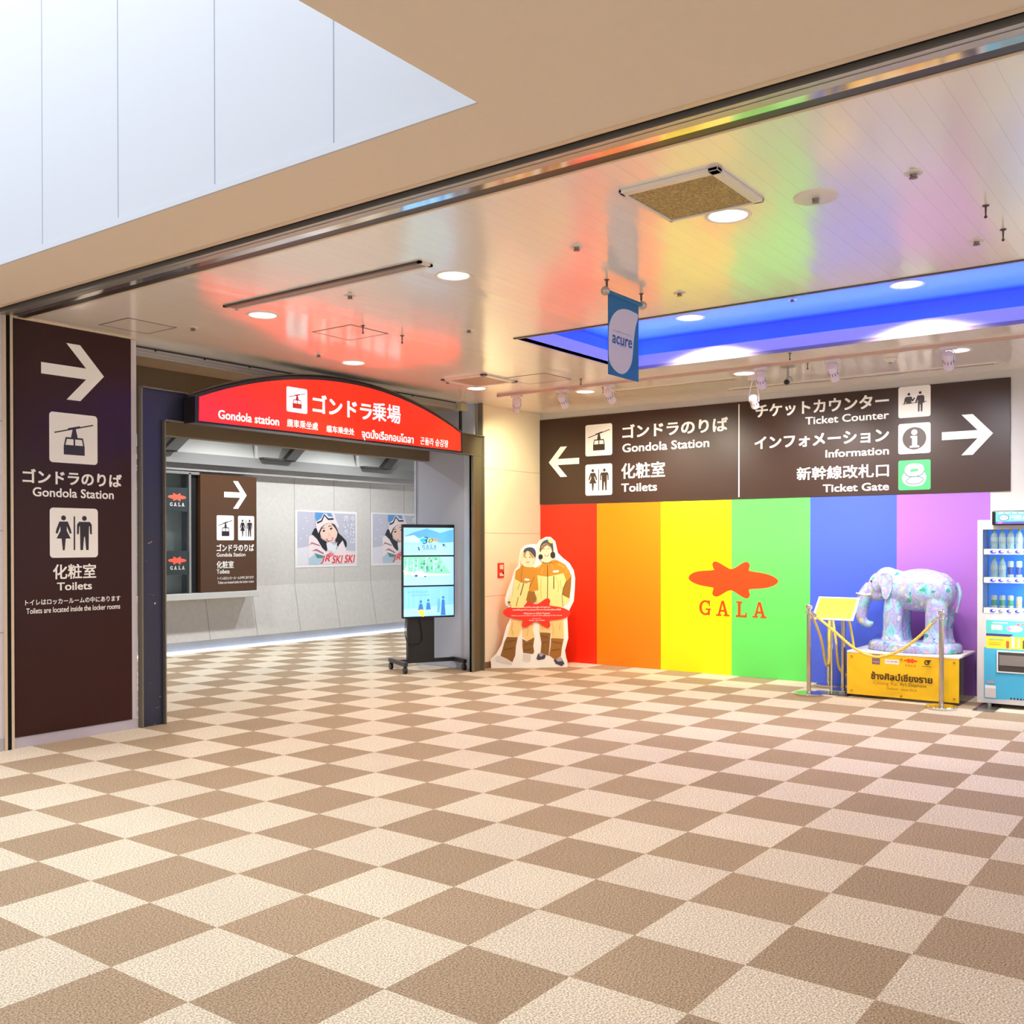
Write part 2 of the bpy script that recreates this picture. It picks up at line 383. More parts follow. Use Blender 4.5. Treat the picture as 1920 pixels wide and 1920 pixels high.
LOGO = [(245, 520), (300, 455), (420, 420), (630, 402), (634, 375), (617, 320), (650, 280), (720, 295), (830, 355), (895, 383), (960, 365), (1080, 295), (1140, 280), (1183, 320), (1168, 390), (1200, 408), (1400, 438), (1530, 480), (1592, 540), (1530, 600), (1400, 640), (1200, 658), (1168, 680), (1185, 740), (1150, 788), (1080, 775), (960, 705), (900, 683), (830, 705), (720, 768), (655, 776), (617, 737), (635, 662), (600, 648), (420, 620), (300, 578)]
LOGO = [((x-918)/673, (533-y)/673) for x, y in LOGO]
def logo(pr, cu, cv, hw, m, sv=1.0): return pr.poly([(cu+x*hw, cv+y*hw*sv) for x, y in LOGO], m, curve=4)
def serif_word(pr, u0, v0, u1, v1, m, gap=.09, t=.16):
    """the four slab serif capitals G A L A"""
    W = (u1-u0); H = v1-v0; cw = (W-3*gap*W)/4
    def Q(k): return lambda pts: [(u0+k*(cw+gap*W)+x*cw, v0+y*H) for x, y in pts]
    g = Q(0); out = []; inn = []
    for i in range(15):
        a = math.radians(48+i*(360-48-52)/14); out.append((.52+.52*math.cos(a), .5+.5*math.sin(a))); inn.append((.52+.29*math.cos(a), .5+.37*math.sin(a)))
    pr.poly(g(out+inn[::-1]), m); pr.poly(g([(.72, .98), (.92, .98), (.92, .62), (.84, .62)]), m)
    pr.poly(g([(.55, .36), (1, .36), (1, .46), (.55, .46)]), m); pr.poly(g([(.74, .02), (.92, .02), (.92, .4), (.74, .4)]), m)
    for k in (1, 3):
        a = Q(k)
        pr.poly(a([(.40, 1), (.60, 1), (.93, .05), (.70, .05), (.48, .8), (.26, .05), (.08, .05)]), m)
        pr.poly(a([(.26, .28), (.74, .28), (.70, .40), (.30, .40)]), m)
        pr.poly(a([(-.06, 0), (.38, 0), (.38, .1), (-.06, .1)]), m); pr.poly(a([(.58, 0), (1.06, 0), (1.06, .1), (.58, .1)]), m)
    l = Q(2)
    pr.poly(l([(.12, 1), (.62, 1), (.62, .9), (.12, .9)]), m); pr.poly(l([(.26, .05), (.48, .05), (.48, .95), (.26, .95)]), m)
    pr.poly(l([(.1, 0), (.98, 0), (.98, .12), (.1, .12)]), m); pr.poly(l([(.86, 0), (.98, 0), (.98, .32), (.86, .26)]), m)
    return pr
def icon_gondola(pr, u0, v0, s, fg, bgm, sv=None, r=.07):
    sv = sv or s; q = lambda pts: [(u0+x*s, v0+(1-y)*sv) for x, y in pts]
    pr.rect(u0, v0, u0+s, v0+sv, bgm, r*s)
    pr.poly(q([(.10, .395), (.905, .18), (.91, .205), (.105, .42)]), fg)
    pr.poly(q([(.375, .30), (.63, .235), (.635, .28), (.38, .345)]), fg)
    pr.poly(q([(.475, .31), (.54, .30), (.585, .50), (.435, .50)]), fg)
    pr.poly(q([(.33, .48), (.69, .48), (.725, .66), (.725, .83), (.29, .83), (.29, .66)]), fg)
    pr.poly(q([(.355, .515), (.49, .515), (.49, .635), (.325, .635)]), bgm); pr.poly(q([(.525, .515), (.665, .515), (.69, .635), (.525, .635)]), bgm)
def body_woman(pr, q, fg):
    pr.poly(q([(.18, .36), (.36, .36), (.42, .52), (.44, .62), (.40, .63), (.34, .47), (.335, .56), (.42, .74), (.315, .74), (.29, 1), (.25, 1), (.225, .74), (.12, .74), (.205, .56), (.20, .47), (.14, .63), (.10, .62), (.12, .52)]), fg)
def body_man(pr, q, fg, dx=0):
    pr.poly(q([(.60+dx, .36), (.84+dx, .36), (.88+dx, .42), (.885+dx, .64), (.845+dx, .64), (.835+dx, .46), (.82+dx, .46), (.81+dx, 1), (.755+dx, 1), (.73+dx, .7), (.71+dx, .7), (.685+dx, 1), (.63+dx, 1), (.62+dx, .46), (.605+dx, .46), (.595+dx, .64), (.555+dx, .64), (.56+dx, .42)]), fg)
def icon_toilet(pr, u0, v0, s, fg, bgm, sv=None, r=.07):
    sv = sv or s; pr.rect(u0, v0, u0+s, v0+sv, bgm, r*s)
    q = lambda pts: [(u0+(.02+x*.96)*s, v0+(1-(-.05+y*.90))*sv) for x, y in pts]
    for cx in (.27, .72):
        c = q([(cx, .28)])[0]; pr.ell(*c, .05*s, .05*sv, fg)
    body_woman(pr, q, fg); body_man(pr, q, fg)
    pr.poly(q([(.485, .24), (.515, .24), (.515, 1), (.485, 1)]), fg)
def arrow(pr, u0, v0, u1, v1, m, left=False):
    P = [(0, .585), (.705, .585), (.39, .93), (.61, .93), (1, .5), (.61, .07), (.39, .07), (.705, .415), (0, .415)]
    if left: P = [(1-x, y) for x, y in P]
    return pr.poly([(u0+x*(u1-u0), v0+((y-.07)/.86)*(v1-v0)) for x, y in P], m)

ZC = 3.511
# ------------------------------------------------------------------ the setting
def structure(name, mb, smooth=0, bevel=0):
    return setp(mb.build(name, None, smooth, bevel), kind='structure')
structure('floor', MB().box((-6, -9, -.1), (15, 9.3, 0), carpet_material()))  # floor ends short behind the camera so world light brightens the ceiling from below
PLANK = plank_material()
RX0, RX1, RY = 5.01, 7.07, 1.21
b = MB()
for a, c in (((1.975, -7, ZC), (RX0, 4.22, ZC+.03)), ((RX1, -7, ZC), (9.45, 4.22, ZC+.03)), ((RX0, RY, ZC), (RX1, 4.22, ZC+.03))): b.box(a, c, PLANK)
structure('ceiling', b)
# raised lit coffer in the ceiling
COFF = mat((214, 214, 238), .35); COFU = mat((128, 150, 246), .35); b = MB()  # blue of the cove light is tinted into both recess colours
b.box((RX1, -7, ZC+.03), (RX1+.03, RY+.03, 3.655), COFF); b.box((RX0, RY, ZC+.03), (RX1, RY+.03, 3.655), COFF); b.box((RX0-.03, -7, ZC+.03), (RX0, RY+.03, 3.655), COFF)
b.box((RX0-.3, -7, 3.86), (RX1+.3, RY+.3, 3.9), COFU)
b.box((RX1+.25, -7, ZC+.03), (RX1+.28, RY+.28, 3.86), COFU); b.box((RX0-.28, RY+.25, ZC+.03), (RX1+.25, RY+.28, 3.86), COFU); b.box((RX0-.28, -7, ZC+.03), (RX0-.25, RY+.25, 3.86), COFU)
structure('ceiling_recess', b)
b = MB(); T = mat((66, 52, 48), .3)
b.box((RX0-.02, -7, ZC-.008), (RX0+.012, RY+.012, ZC+.03), T); b.box((RX0-.02, RY, ZC-.004), (RX1, RY+.01, ZC+.03), mat((150, 140, 150), .3)); b.box((RX1-.004, -7, ZC-.004), (RX1+.008, RY, ZC+.03), mat((150, 140, 150), .3))
structure('trim_1', b)
# front soffit with the light well, and the white wall above it
SOF = mat((228, 212, 190), .7, grain=.02, gscale=30); b = MB()
AX, AY = 1.085, -1.49
b.box((AX, -16, ZC), (1.62, 4.05, ZC+.03), SOF); b.box((-3.6, -16, ZC), (AX, AY, ZC+.03), SOF); b.box((-8, -16, ZC), (-3.6, 9, ZC+.03), SOF)
structure('ceiling_front', b)
LW = mat((192, 196, 203), .6); LWS = mat((150, 158, 172), .6); b = MB()
b.box((AX-.002, AY-.06, ZC+.034), (AX+.06, 6.5, 8.6), LW)
structure('wall_front', b)
b = MB()
for y in (2.9, 2.02, 1.176, .279, -.62): b.box((AX-.0035, y-.003, ZC+.045), (AX-.001, y+.003, 8.6), LWS)
structure('trim_2', b)
b = MB(); b.box((AX-.014, AY, ZC-.002), (AX-.001, 6, ZC+.028), LW)
structure('trim_3', b)
b = MB(); b.box((-3.6, AY-.06, ZC+.03), (AX-.002, AY, 8.6), LW); b.box((-3.66, AY, ZC+.03), (-3.6, 6, 8.6), LW); b.box((-3.6, 6, ZC+.03), (AX-.002, 6.06, 8.6), LW)
structure('wall_skylight', b)
# shutter slot across the ceiling
b = MB(); DK = mat((6, 7, 8), .6, spec=.2); BZ = mat((46, 40, 34), .35); CREAM = mat((214, 190, 160), .4)
b.box((1.62, -7, ZC-.004), (1.652, 4.0, ZC+.03), CREAM)
b.box((1.652, -7, ZC+.025), (1.725, 4.0, ZC+.03), DK)
b.box((1.725, -7, ZC-.006), (1.733, 4.0, ZC+.03), ALU)
for k in range(3): b.box((1.735+k*.03, -7, ZC-.003-.003*(k % 2)), (1.763+k*.03, 4.0, ZC+.03), ALU)
b.box((1.826, -7, ZC-.002), (1.885, 4.0, ZC+.03), mat((232, 228, 224), .08, metal=.9))
b.box((1.885, -7, ZC-.001), (1.955, 4.0, ZC+.03), BZ)
b.box((1.955, -7, ZC-.004), (1.975, 4.0, ZC+.03), CREAM)
structure('trim_4', b)
# left wall
LEFT = mat((214, 208, 214), .5); b = MB()
b.box((-6, 3.95, 0), (1.775, 4.05, ZC), LEFT)
b.box((1.855, 3.965, 0), (2.98, 4.02, ZC), LEFT)
structure('wall_left', b)
b = MB()
for z in (.953, 1.773, 2.651): b.box((-6, 3.948, z-.003), (1.775, 3.952, z+.003), mat((150, 146, 148), .6))
b.box((1.775, 3.93, 0), (1.797, 4.02, ZC), CREAM); b.box((1.797, 3.936, 0), (1.83, 4.02, ZC), DK); b.box((1.83, 3.93, 0), (1.852, 4.02, ZC), CREAM)
b.box((1.855, 3.945, ZC-.012), (2.98, 3.966, ZC), CREAM)
structure('trim_5', b)
b = MB(); b.box((-6, 3.94, 0), (1.772, 3.951, .1), mat((176, 170, 174), .4)); b.box((1.855, 3.955, 0), (2.98, 3.967, .088), mat((186, 178, 190), .4))
structure('baseboard_left', b)
# beige return wall and rainbow wall
BEIGE = mat((240, 228, 200), .55); b = MB(); b.box((8.09, 4.04, 0), (9.5, 4.12, ZC), BEIGE)
structure('wall_corner', b)
b = MB(); J = mat((188, 166, 134), .6)
for z in (.96, 1.805, 2.665): b.box((8.09, 4.0385, z-.003), (9.449, 4.041, z+.003), J)
b.box((8.035, 3.985, .0), (8.055, 4.06, ZC), mat((120, 112, 100), .4)); b.box((8.055, 4.0, .0), (8.09, 4.06, ZC), mat((224, 204, 172), .4))
structure('trim_6', b)
structure('baseboard_corner', MB().box((8.09, 4.028, 0), (9.449, 4.041, .085), mat((112, 88, 66), .5)))
structure('wall_right', MB().box((9.45, -7, 0), (9.55, 4.12, ZC), mat((204, 201, 196), .55)))
# corridor beyond the gate
GB = concrete_material(); b = MB()
b.box((3, 8.85, .98), (15, 8.95, 2.77), GB)
b.add([(3, 8.85, .98), (15, 8.85, .98), (15, 8.70, .19), (3, 8.70, .19), (3, 8.95, .98), (15, 8.95, .98), (15, 8.95, .19), (3, 8.95, .19)], [(3, 2, 1, 0), (7, 4, 5, 6), (2, 3, 7, 6)], GB)
structure('wall_corridor', b)
structure('baseboard_corridor', MB().box((3, 8.82, 0), (15, 8.95, .19), mat((196, 206, 222), .35)))
b = MB(); GR = mat((150, 150, 148), .5); GR2 = mat((176, 176, 174), .5)
b.box((3, 8.62, 2.87), (15, 8.95, 3.03), GR); b.box((3, 8.72, 2.77), (15, 8.95, 2.87), GR2)
structure('trim_7', b)
b = MB(); PW = mat((214, 214, 208), .6)
b.add([(3, 8.66, 3.03), (15, 8.66, 3.03), (15, 9.15, 4.0), (3, 9.15, 4.0)], [(0, 1, 2, 3)], PW)
b.box((3, 4.9, 3.98), (15, 9.2, 4.02), mat((120, 118, 114), .7))
structure('ceiling_corridor', b)
b = MB(); DG = mat((74, 72, 68), .5)
for x in (6.45, 8.7, 10.95, 13.2):
    F = Frame((x, 8.55, 3.03), (1, 0, 0), (0, 0, 1))
    b.prism(F, [(-.12, 0), (.10, 0), (.62, .5), (.40, .5)], -.06, .06, DG)
    b.box((x-.55, 8.52, 3.015), (x+.12, 8.64, 3.045), DG)
    b.box((x-.62, 8.64, 3.03), (x-.57, 8.67, 3.55), PW); 
structure('trim_8', b)
JW = mat((194, 200, 216), .6); b = MB(); b.box((8.03, 4.12, 0), (8.15, 5.16, 4.0), JW); b.box((8.15, 5.06, 0), (15, 5.16, 4.0), JW)
structure('wall_jamb', b)
b = MB(); LB = mat((214, 222, 236), .4); b.box((7.995, 4.14, 0), (8.03, 4.26, 2.84), LB); b.box((8.02, 5.14, 0), (8.035, 5.17, 2.84), LB)
structure('trim_9', b)
LIN = mat((122, 108, 88), .6); b = MB(); b.box((2.6, 4.9, 2.79), (8.03, 5.03, 3.98), LIN)
structure('wall_lintel', b)
b = MB(); b.box((2.98, 4.30, 3.465), (8.03, 4.9, 3.49), mat((188, 168, 140), .6)); b.box((2.6, 4.02, 0), (2.98, 9, 4), JW)
structure('wall_passage', b)

# ------------------------------------------------------------------ lamps in the ceiling
def downlight(x, y, z, label, power=26, color=WARM, r=.105, grp='round downlights in the glossy ceiling'):
    t = thing('downlight', label, 'ceiling light', (x, y, z), 0, grp)
    MB().lathe((x, y, z), [(r, 0), (r+.008, -.006), (r+.022, -.006), (r+.026, 0)], mat((236, 230, 222), .35), 32).build('rim', t, 40)
    MB().lathe((x, y, z), [(1e-4, -.003), (r, -.003)], mat((255, 247, 232), .5, emit=3.0), 32).build('lens', t)
    lamp('downlight_bulb', 'SPOT', (x, y, z-.02), power, color, t, target=(x, y, 0), spot_size=math.radians(139 if r > .11 else 125), spot_blend=.22 if r > .11 else .7, shadow_soft_size=.09)
    return t
P1 = 74
downlight(3.05, 2.30, ZC, 'round white downlight below the left end of the long slot diffuser', P1)
downlight(3.07, .31, ZC, 'round white downlight just beyond the right end of the slot diffuser', P1)
downlight(3.04, -1.73, ZC, 'round white downlight beside the square brown air grille', P1)
downlight(4.98, 3.24, ZC, 'small bright downlight directly over the red arched sign', P1)
downlight(7.04, 3.28, ZC, 'small bright downlight beside the far square vent near the corner', P1)
downlight(8.03, 2.38, ZC, 'flat bright downlight above the left end of the long brown sign', P1*.7)
downlight(7.98, .31, ZC, 'flat bright downlight above the ticket counter lettering', P1*.7)
downlight(8.0, -1.85, ZC, 'downlight half hidden behind the rightmost ceiling spotlight', P1*.7)
downlight(6.60, .27, 3.86, 'round downlight in the blue ceiling recess beside the hanging banner', 225, WARM, .12, 'downlights in the blue ceiling recess')
downlight(6.58, -1.76, 3.86, 'round downlight in the blue ceiling recess near the right picture edge', 225, WARM, .12, 'downlights in the blue ceiling recess')
for x in (5.0, 7.4, 9.8):
    t = thing('corridor_downlight', 'round downlight in the corridor ceiling behind the gate', 'ceiling light', (x, 7.2, 3.98), 0, 'corridor downlights')
    MB().lathe((x, 7.2, 3.98), [(1e-4, -.004), (.12, -.004), (.13, -.008), (.15, 0)], mat((255, 250, 240), .5, emit=2.0), 24).build('lens', t)
    lamp('corridor_bulb', 'SPOT', (x, 7.2, 3.95), 290, (.95, .98, 1), t, target=(x, 7.2, 0), spot_size=math.radians(150), spot_blend=.6, shadow_soft_size=.12)
# blue cove tubes
t = thing('cove_light', 'blue light tube hidden on the ledge round the ceiling recess', 'light strip', (7.2, -2, 3.6))
BL = mat((40, 80, 255), .5, emit=1.5)
MB().cyl((7.16, -6.9, 3.60), (7.16, 1.3, 3.60), .015, None, BL, 8).build('tube', t)
MB().cyl((4.9, 1.36, 3.60), (7.1, 1.36, 3.60), .015, None, BL, 8).build('tube', t)
MB().cyl((4.87, -6.9, 3.60), (4.87, 1.3, 3.60), .015, None, BL, 8).build('tube', t)
BLUE = (.06, .17, 1)
lamp('cove_glow', 'AREA', (7.2, -2.8, 3.62), 80, BLUE, t, target=(6.2, -2.8, 3.86), shape='RECTANGLE', size=8.0, size_y=.06)
lamp('cove_glow', 'AREA', (6.05, 1.36, 3.62), 24, BLUE, t, target=(6.05, .4, 3.86), shape='RECTANGLE', size=2.2, size_y=.06)
lamp('cove_glow', 'AREA', (4.86, -2.8, 3.62), 50, BLUE, t, target=(5.8, -2.8, 3.86), shape='RECTANGLE', size=8.0, size_y=.06)
for o in t.children:
    if o.type == 'LIGHT' and o.location.x < 2 and abs(o.data.size-8) < .1:
        d = (Vector((6.0, -2.8, 3.86))-Vector((WM[t.name] @ o.location))).normalized()
        z = -d; x = Vector((0, 1, 0)); y = z.cross(x)
        o.rotation_euler = Matrix((x, y, z)).transposed().to_euler()
# light strip at the foot of the corridor wall
t = thing('floor_light_strip', 'glowing white light strip along the foot of the grey corridor wall', 'light strip', (9, 8.78, 0))
MB().box((3, 8.76, .005), (8.0+7, 8.815, .045), mat((245, 248, 255), .5, emit=1.2)).build('diffuser', t)

# ------------------------------------------------------------------ brown wall sign on the left
F = FY(3.955)
t = thing('wall_sign', 'tall dark brown sign panel with big white arrow on the left wall', 'sign', (2.39, 3.955, .09))
MB().box((1.868, 3.948, .09), (2.917, 3.963, 3.495), mat((56, 28, 24), .25, grain=.12, gscale=220, spec=.22)).build('panel', t)
F = FY(3.948)
p = Print(F); A = F.px(77, 689); p2 = F.px(194.5, 704)
arrow(p, F.px(77, 700)[0], F.px(124, 749)[1], F.px(194.8, 705)[0], F.px(124, 643)[1], SIGNWHITE); p.build('arrow', t)
p = Print(F); a = F.px(92, 771); c = F.px(92, 866); e = F.px(182.5, 800); SB = mat((44, 30, 36), .35)
icon_gondola(p, a[0], c[1], e[0]-a[0], SB, SIGNWHITE, a[1]-c[1]); p.build('pictogram', t)
p = Print(F); a = F.px(93, 951.5); c = F.px(93, 1046); e = F.px(183.5, 1000)
icon_toilet(p, a[0], c[1], e[0]-a[0], SB, SIGNWHITE, a[1]-c[1]); p.build('pictogram', t)
p = Print(F)
p.tpx('ゴンドラのりば', 42, 228, 878, 905, SIGNWHITE, bold=.035); p.tpx('Gondola Station', 61, 213, 913, 930.5, SIGNWHITE, bold=.03)
p.tpx('化粧室', 99, 180, 1058, 1086.5, SIGNWHITE, bold=.03); p.tpx('Toilets', 106.5, 172, 1092.5, 1107.5, SIGNWHITE, bold=.03)
p.tpx('トイレはロッカールームの中にあります', 47, 225.5, 1124.5, 1136, SIGNWHITE, bold=.025); p.tpx('Toilets are located inside the locker rooms', 49, 225, 1141, 1151.5, SIGNWHITE, bold=.02)
p.build('lettering', t)

# ------------------------------------------------------------------ the gate
t = thing('station_gate', 'dark steel portal with shoulders and arched top round the corridor opening', 'gate', (5.5, 3.95, 0))
NAVY = chipped_navy_material(); EDGE = mat((128, 120, 104), .35, metal=.3); HEAD = mat((92, 82, 62), .4)  # navy and olive put blue and warm reflections on the steel into colour
FG = FY(3.97)
def arc(x0, z0, x1, z1, zt, n=24):
    # circle through both ends with apex height zt
    c = x1-x0; h = zt-(z0+z1)/2; R = (c*c/4+h*h)/(2*h); xm = (x0+x1)/2; zc = zt-R
    a0 = math.asin((c/2)/R)
    return [(xm+R*math.sin(-a0+2*a0*i/n), zc+R*math.cos(-a0+2*a0*i/n)) for i in range(n+1)]
GA = arc(3.5, 3.08, 7.56, 3.07, 3.496)
MB().box((3.01, 3.955, 0), (3.25, 3.985, 2.80), NAVY).build('post', t)
MB().box((7.77, 3.955, 0), (7.99, 3.985, 2.80), HEAD).build('post', t)
MB().prism(FG, [(3.01, 2.80), (7.99, 2.80), (7.99, 3.075)]+GA[::-1]+[(3.01, 3.085)], -.015, .015, NAVY, HEAD).build('header', t)
MB().prism(FG, [(7.36, 2.802), (7.988, 2.802), (7.988, 3.07), (7.56, 3.07), (7.36, 3.13)], .015, .019, HEAD).build('shoulder_sheen', t)  # added overlay, olive for the warm reflection on the right shoulder
b = MB()
def flange(pts, wd=.012, d0=-.015, d1=.055):
    for (x0, z0), (x1, z1) in zip(pts, pts[1:]):
        dx, dz = x1-x0, z1-z0; L = math.hypot(dx, dz); nx, nz = -dz/L*wd, dx/L*wd
        b.prism(FG, [(x0, z0), (x1, z1), (x1+nx, z1+nz), (x0+nx, z0+nz)], d0, d1, EDGE)
flange([(3.0, 0), (3.0, 3.09), (3.5, 3.085)][::-1]); flange(GA[::-1]); flange([(7.56, 3.075), (8.0, 3.07), (8.0, 0)][::-1])
flange([(3.25, 0), (3.25, 2.80), (7.77, 2.80), (7.77, 0)], .012)
b.build('flange', t)
# lit sign box
FS = FY(3.74)
t = thing('arched_sign', 'red illuminated arched sign over the corridor gate', 'sign', (5.4, 3.85, 2.8))
SA = arc(3.44, 3.035, 7.33, 3.03, 3.435); SI = arc(3.485, 3.035, 7.285, 3.025, 3.398)
BOXM = mat((34, 28, 34), .35)
b = MB(); b.prism(FS, [(3.44, 2.79), (7.33, 2.79)]+SA[::-1], -.172, 0, BOXM); b.build('housing', t)
RED = mat((255, 36, 18), .25, emit=.95)
b = MB(); b.prism(FS, [(3.48, 2.81), (7.29, 2.81)]+SI[::-1], .0005, .008, RED); b.build('face', t)
FT = FY(3.731); p = Print(FT); LW2 = mat((255, 250, 246), .4, emit=.75); LIC = mat((222, 240, 252), .4, emit=.6); IR = mat((196, 24, 36), .5, emit=.12)
a = FT.px(537, 724); c = FT.px(537, 771); e = FT.px(576, 750); icon_gondola(p, a[0], c[1], e[0]-a[0], IR, LIC, a[1]-c[1]); p.build('pictogram', t)
p = Print(FT)
p.tpx('ゴンドラ', 586, 697, 738, 773, LW2, bold=.035); p.tpx('乗場', 698, 751, 753, 788, LIC, bold=.03)
p.tpx('Gondola station', 409, 523, 768, 785, LW2, bold=.03)
p.tpx('纜車乘坐處', 538, 596, 785, 800, LW2, bold=.0); p.tpx('缆车乘坐处', 612, 664, 797, 810, LW2, bold=.01)
p.tpx('จุดนั่งเรือกอนโดลา', 678, 775, 803, 825, LW2, bold=.03); p.tpx('곤돌라 승강장', 788, 840, 819, 833, LW2, bold=.0)
p.build('lettering', t)
# rail above the gate
t = thing('shutter_rail', 'long pale metal shutter rail under the ceiling behind the red sign', 'rail', (5.5, 4.25, 3.42))
b = MB(); RL = mat((196, 188, 176), .35, metal=.4)
b.box((2.985, 4.225, 3.42), (7.80, 4.29, 3.498), RL); b.box((2.985, 4.215, 3.44), (7.80, 4.225, 3.450), ALU); b.box((2.985, 4.215, 3.47), (7.80, 4.225, 3.480), ALU); b.box((2.985, 4.23, 3.498), (7.80, 4.29, 3.515), mat((40, 40, 44), .5)); b.build('rail_bar', t)
MB().box((7.80, 4.15, 3.40), (7.93, 4.27, 3.505), mat((196, 186, 150), .4)).build('end_bracket', t, 0, .004)
MB().cyl((7.85, 4.2, 3.0), (7.85, 4.2, 3.40), .02, None, BLACK, 12).build('drop_rod', t, 40)
b = MB()
for x in (3.35, 3.9, 4.45, 6.4, 6.95): MB().ball((x, 4.222, 3.497), .012, BLACK, 8, 6).build('bolt', t, 40)

# ------------------------------------------------------------------ corridor: sign cabinet, display case, posters
t = thing('sign_cabinet', 'brown boxed direction sign with white arrow on the corridor wall', 'sign', (7.55, 8.6, .92))
BR2 = mat((84, 56, 34), .3, grain=.1, gscale=90)
MB().box((6.98, 8.55, .93), (8.03, 8.849, 2.72), BR2).build('cabinet', t)
FC = FY(8.549); p = Print(FC, .002)
arrow(p, FC.px(420, 930)[0], FC.px(440, 954)[1], FC.px(462.5, 930)[0], FC.px(440, 902)[1], SIGNWHITE); p.build('arrow', t)
p = Print(FC, .002); a = FC.px(406, 966); c = FC.px(406, 1013); e = FC.px(438.5, 990); icon_gondola(p, a[0], c[1], e[0]-a[0], SB, SIGNWHITE, a[1]-c[1]); p.build('pictogram', t)
p = Print(FC, .002); a = FC.px(446, 967); c = FC.px(446, 1013); e = FC.px(476.5, 990); icon_toilet(p, a[0], c[1], e[0]-a[0], SB, SIGNWHITE, a[1]-c[1]); p.build('pictogram', t)
p = Print(FC, .002)
p.tpx('ゴンドラのりば', 406, 476, 1020, 1034, SIGNWHITE, bold=.035); p.tpx('Gondola Station', 406, 460, 1036.5, 1044, SIGNWHITE, bold=.03)
p.tpx('化粧室', 406, 438, 1052, 1066, SIGNWHITE, bold=.03); p.tpx('Toilets', 406, 430, 1068, 1076, SIGNWHITE, bold=.03)
p.tpx('トイレはロッカールームの中にあります', 408, 475.5, 1081.5, 1087.5, SIGNWHITE, bold=.03); p.tpx('Toilets are located inside the locker rooms', 408, 475.5, 1090, 1095, SIGNWHITE, bold=.02); p.build('lettering', t)
t = setp(MB().box((4.5, 8.50, .83), (8.04, 8.849, .925), mat((206, 206, 202), .4)).build('wall_ledge', None, 0, .006), 'long pale ledge under the brown cabinet sign and service window', 'ledge')
t = thing('ticket_window', 'glazed service window beside the brown cabinet sign in the corridor', 'window unit', (6.0, 8.6, .83))
b = MB(); b.box((4.6, 8.56, .93), (4.64, 8.80, 2.72), ALU); b.box((6.79, 8.56, .93), (6.825, 8.62, 2.72), ALU); b.box((4.6, 8.56, 2.70), (6.975, 8.85, 2.74), ALU); b.build('frame', t)
MB().box((4.64, 8.585, .93), (6.79, 8.592, 2.70), PANE).build('glass_pane', t)
b = MB(); b.box((4.6, 8.80, .93), (6.975, 8.849, 2.72), mat((176, 180, 182), .6)); b.box((5.6, 8.74, .93), (6.42, 8.78, 2.72), mat((196, 198, 200), .6)); b.box((6.825, 8.62, .93), (6.975, 8.80, 2.72), mat((22, 20, 20), .4)); b.build('back_panel', t)
b = MB(); b.box((4.6, 8.70, 1.40), (6.5, 8.80, 1.415), WHITE); b.box((4.6, 8.70, 1.50), (6.70, 8.80, 1.515), WHITE); b.box((4.6, 8.70, 2.44), (6.5, 8.80, 2.455), WHITE); b.box((4.6, 8.70, 2.0), (6.5, 8.80, 2.015), WHITE); b.build('shelf_rails', t)
FP = FY(8.57)
for yt, yb, lab in ((914, 959, 'upper dark plaque with red star logo inside the corridor service window'), (1033, 1078, 'lower dark plaque with red star logo inside the corridor service window')):
    zt = FP.px(330, yt)[1]; zb = FP.px(330, yb)[1]; u0 = FP.px(309, 940)[0]-.02; u1 = FP.px(354.5, 940)[0]
    t = thing('logo_plaque', lab, 'sign', ((u0+u1)/2, 8.58, zb), 0, 'logo plaques in the service window')
    MB().fbox(FP, u0, zb, u1, zt, -.008, 0, mat((48, 56, 58), .4)).build('plate', t)
    p = Print(FP); um = (u0+u1)/2+.01; h = zt-zb; logo(p, um, zb+.60*h, .36*(u1-u0), mat((240, 100, 76), .5)); p.build('emblem', t)
    p = Print(FP); serif_word(p, um-.28*(u1-u0), zb+.22*h, um+.28*(u1-u0), zb+.37*h, SIGNWHITE); p.build('lettering', t)

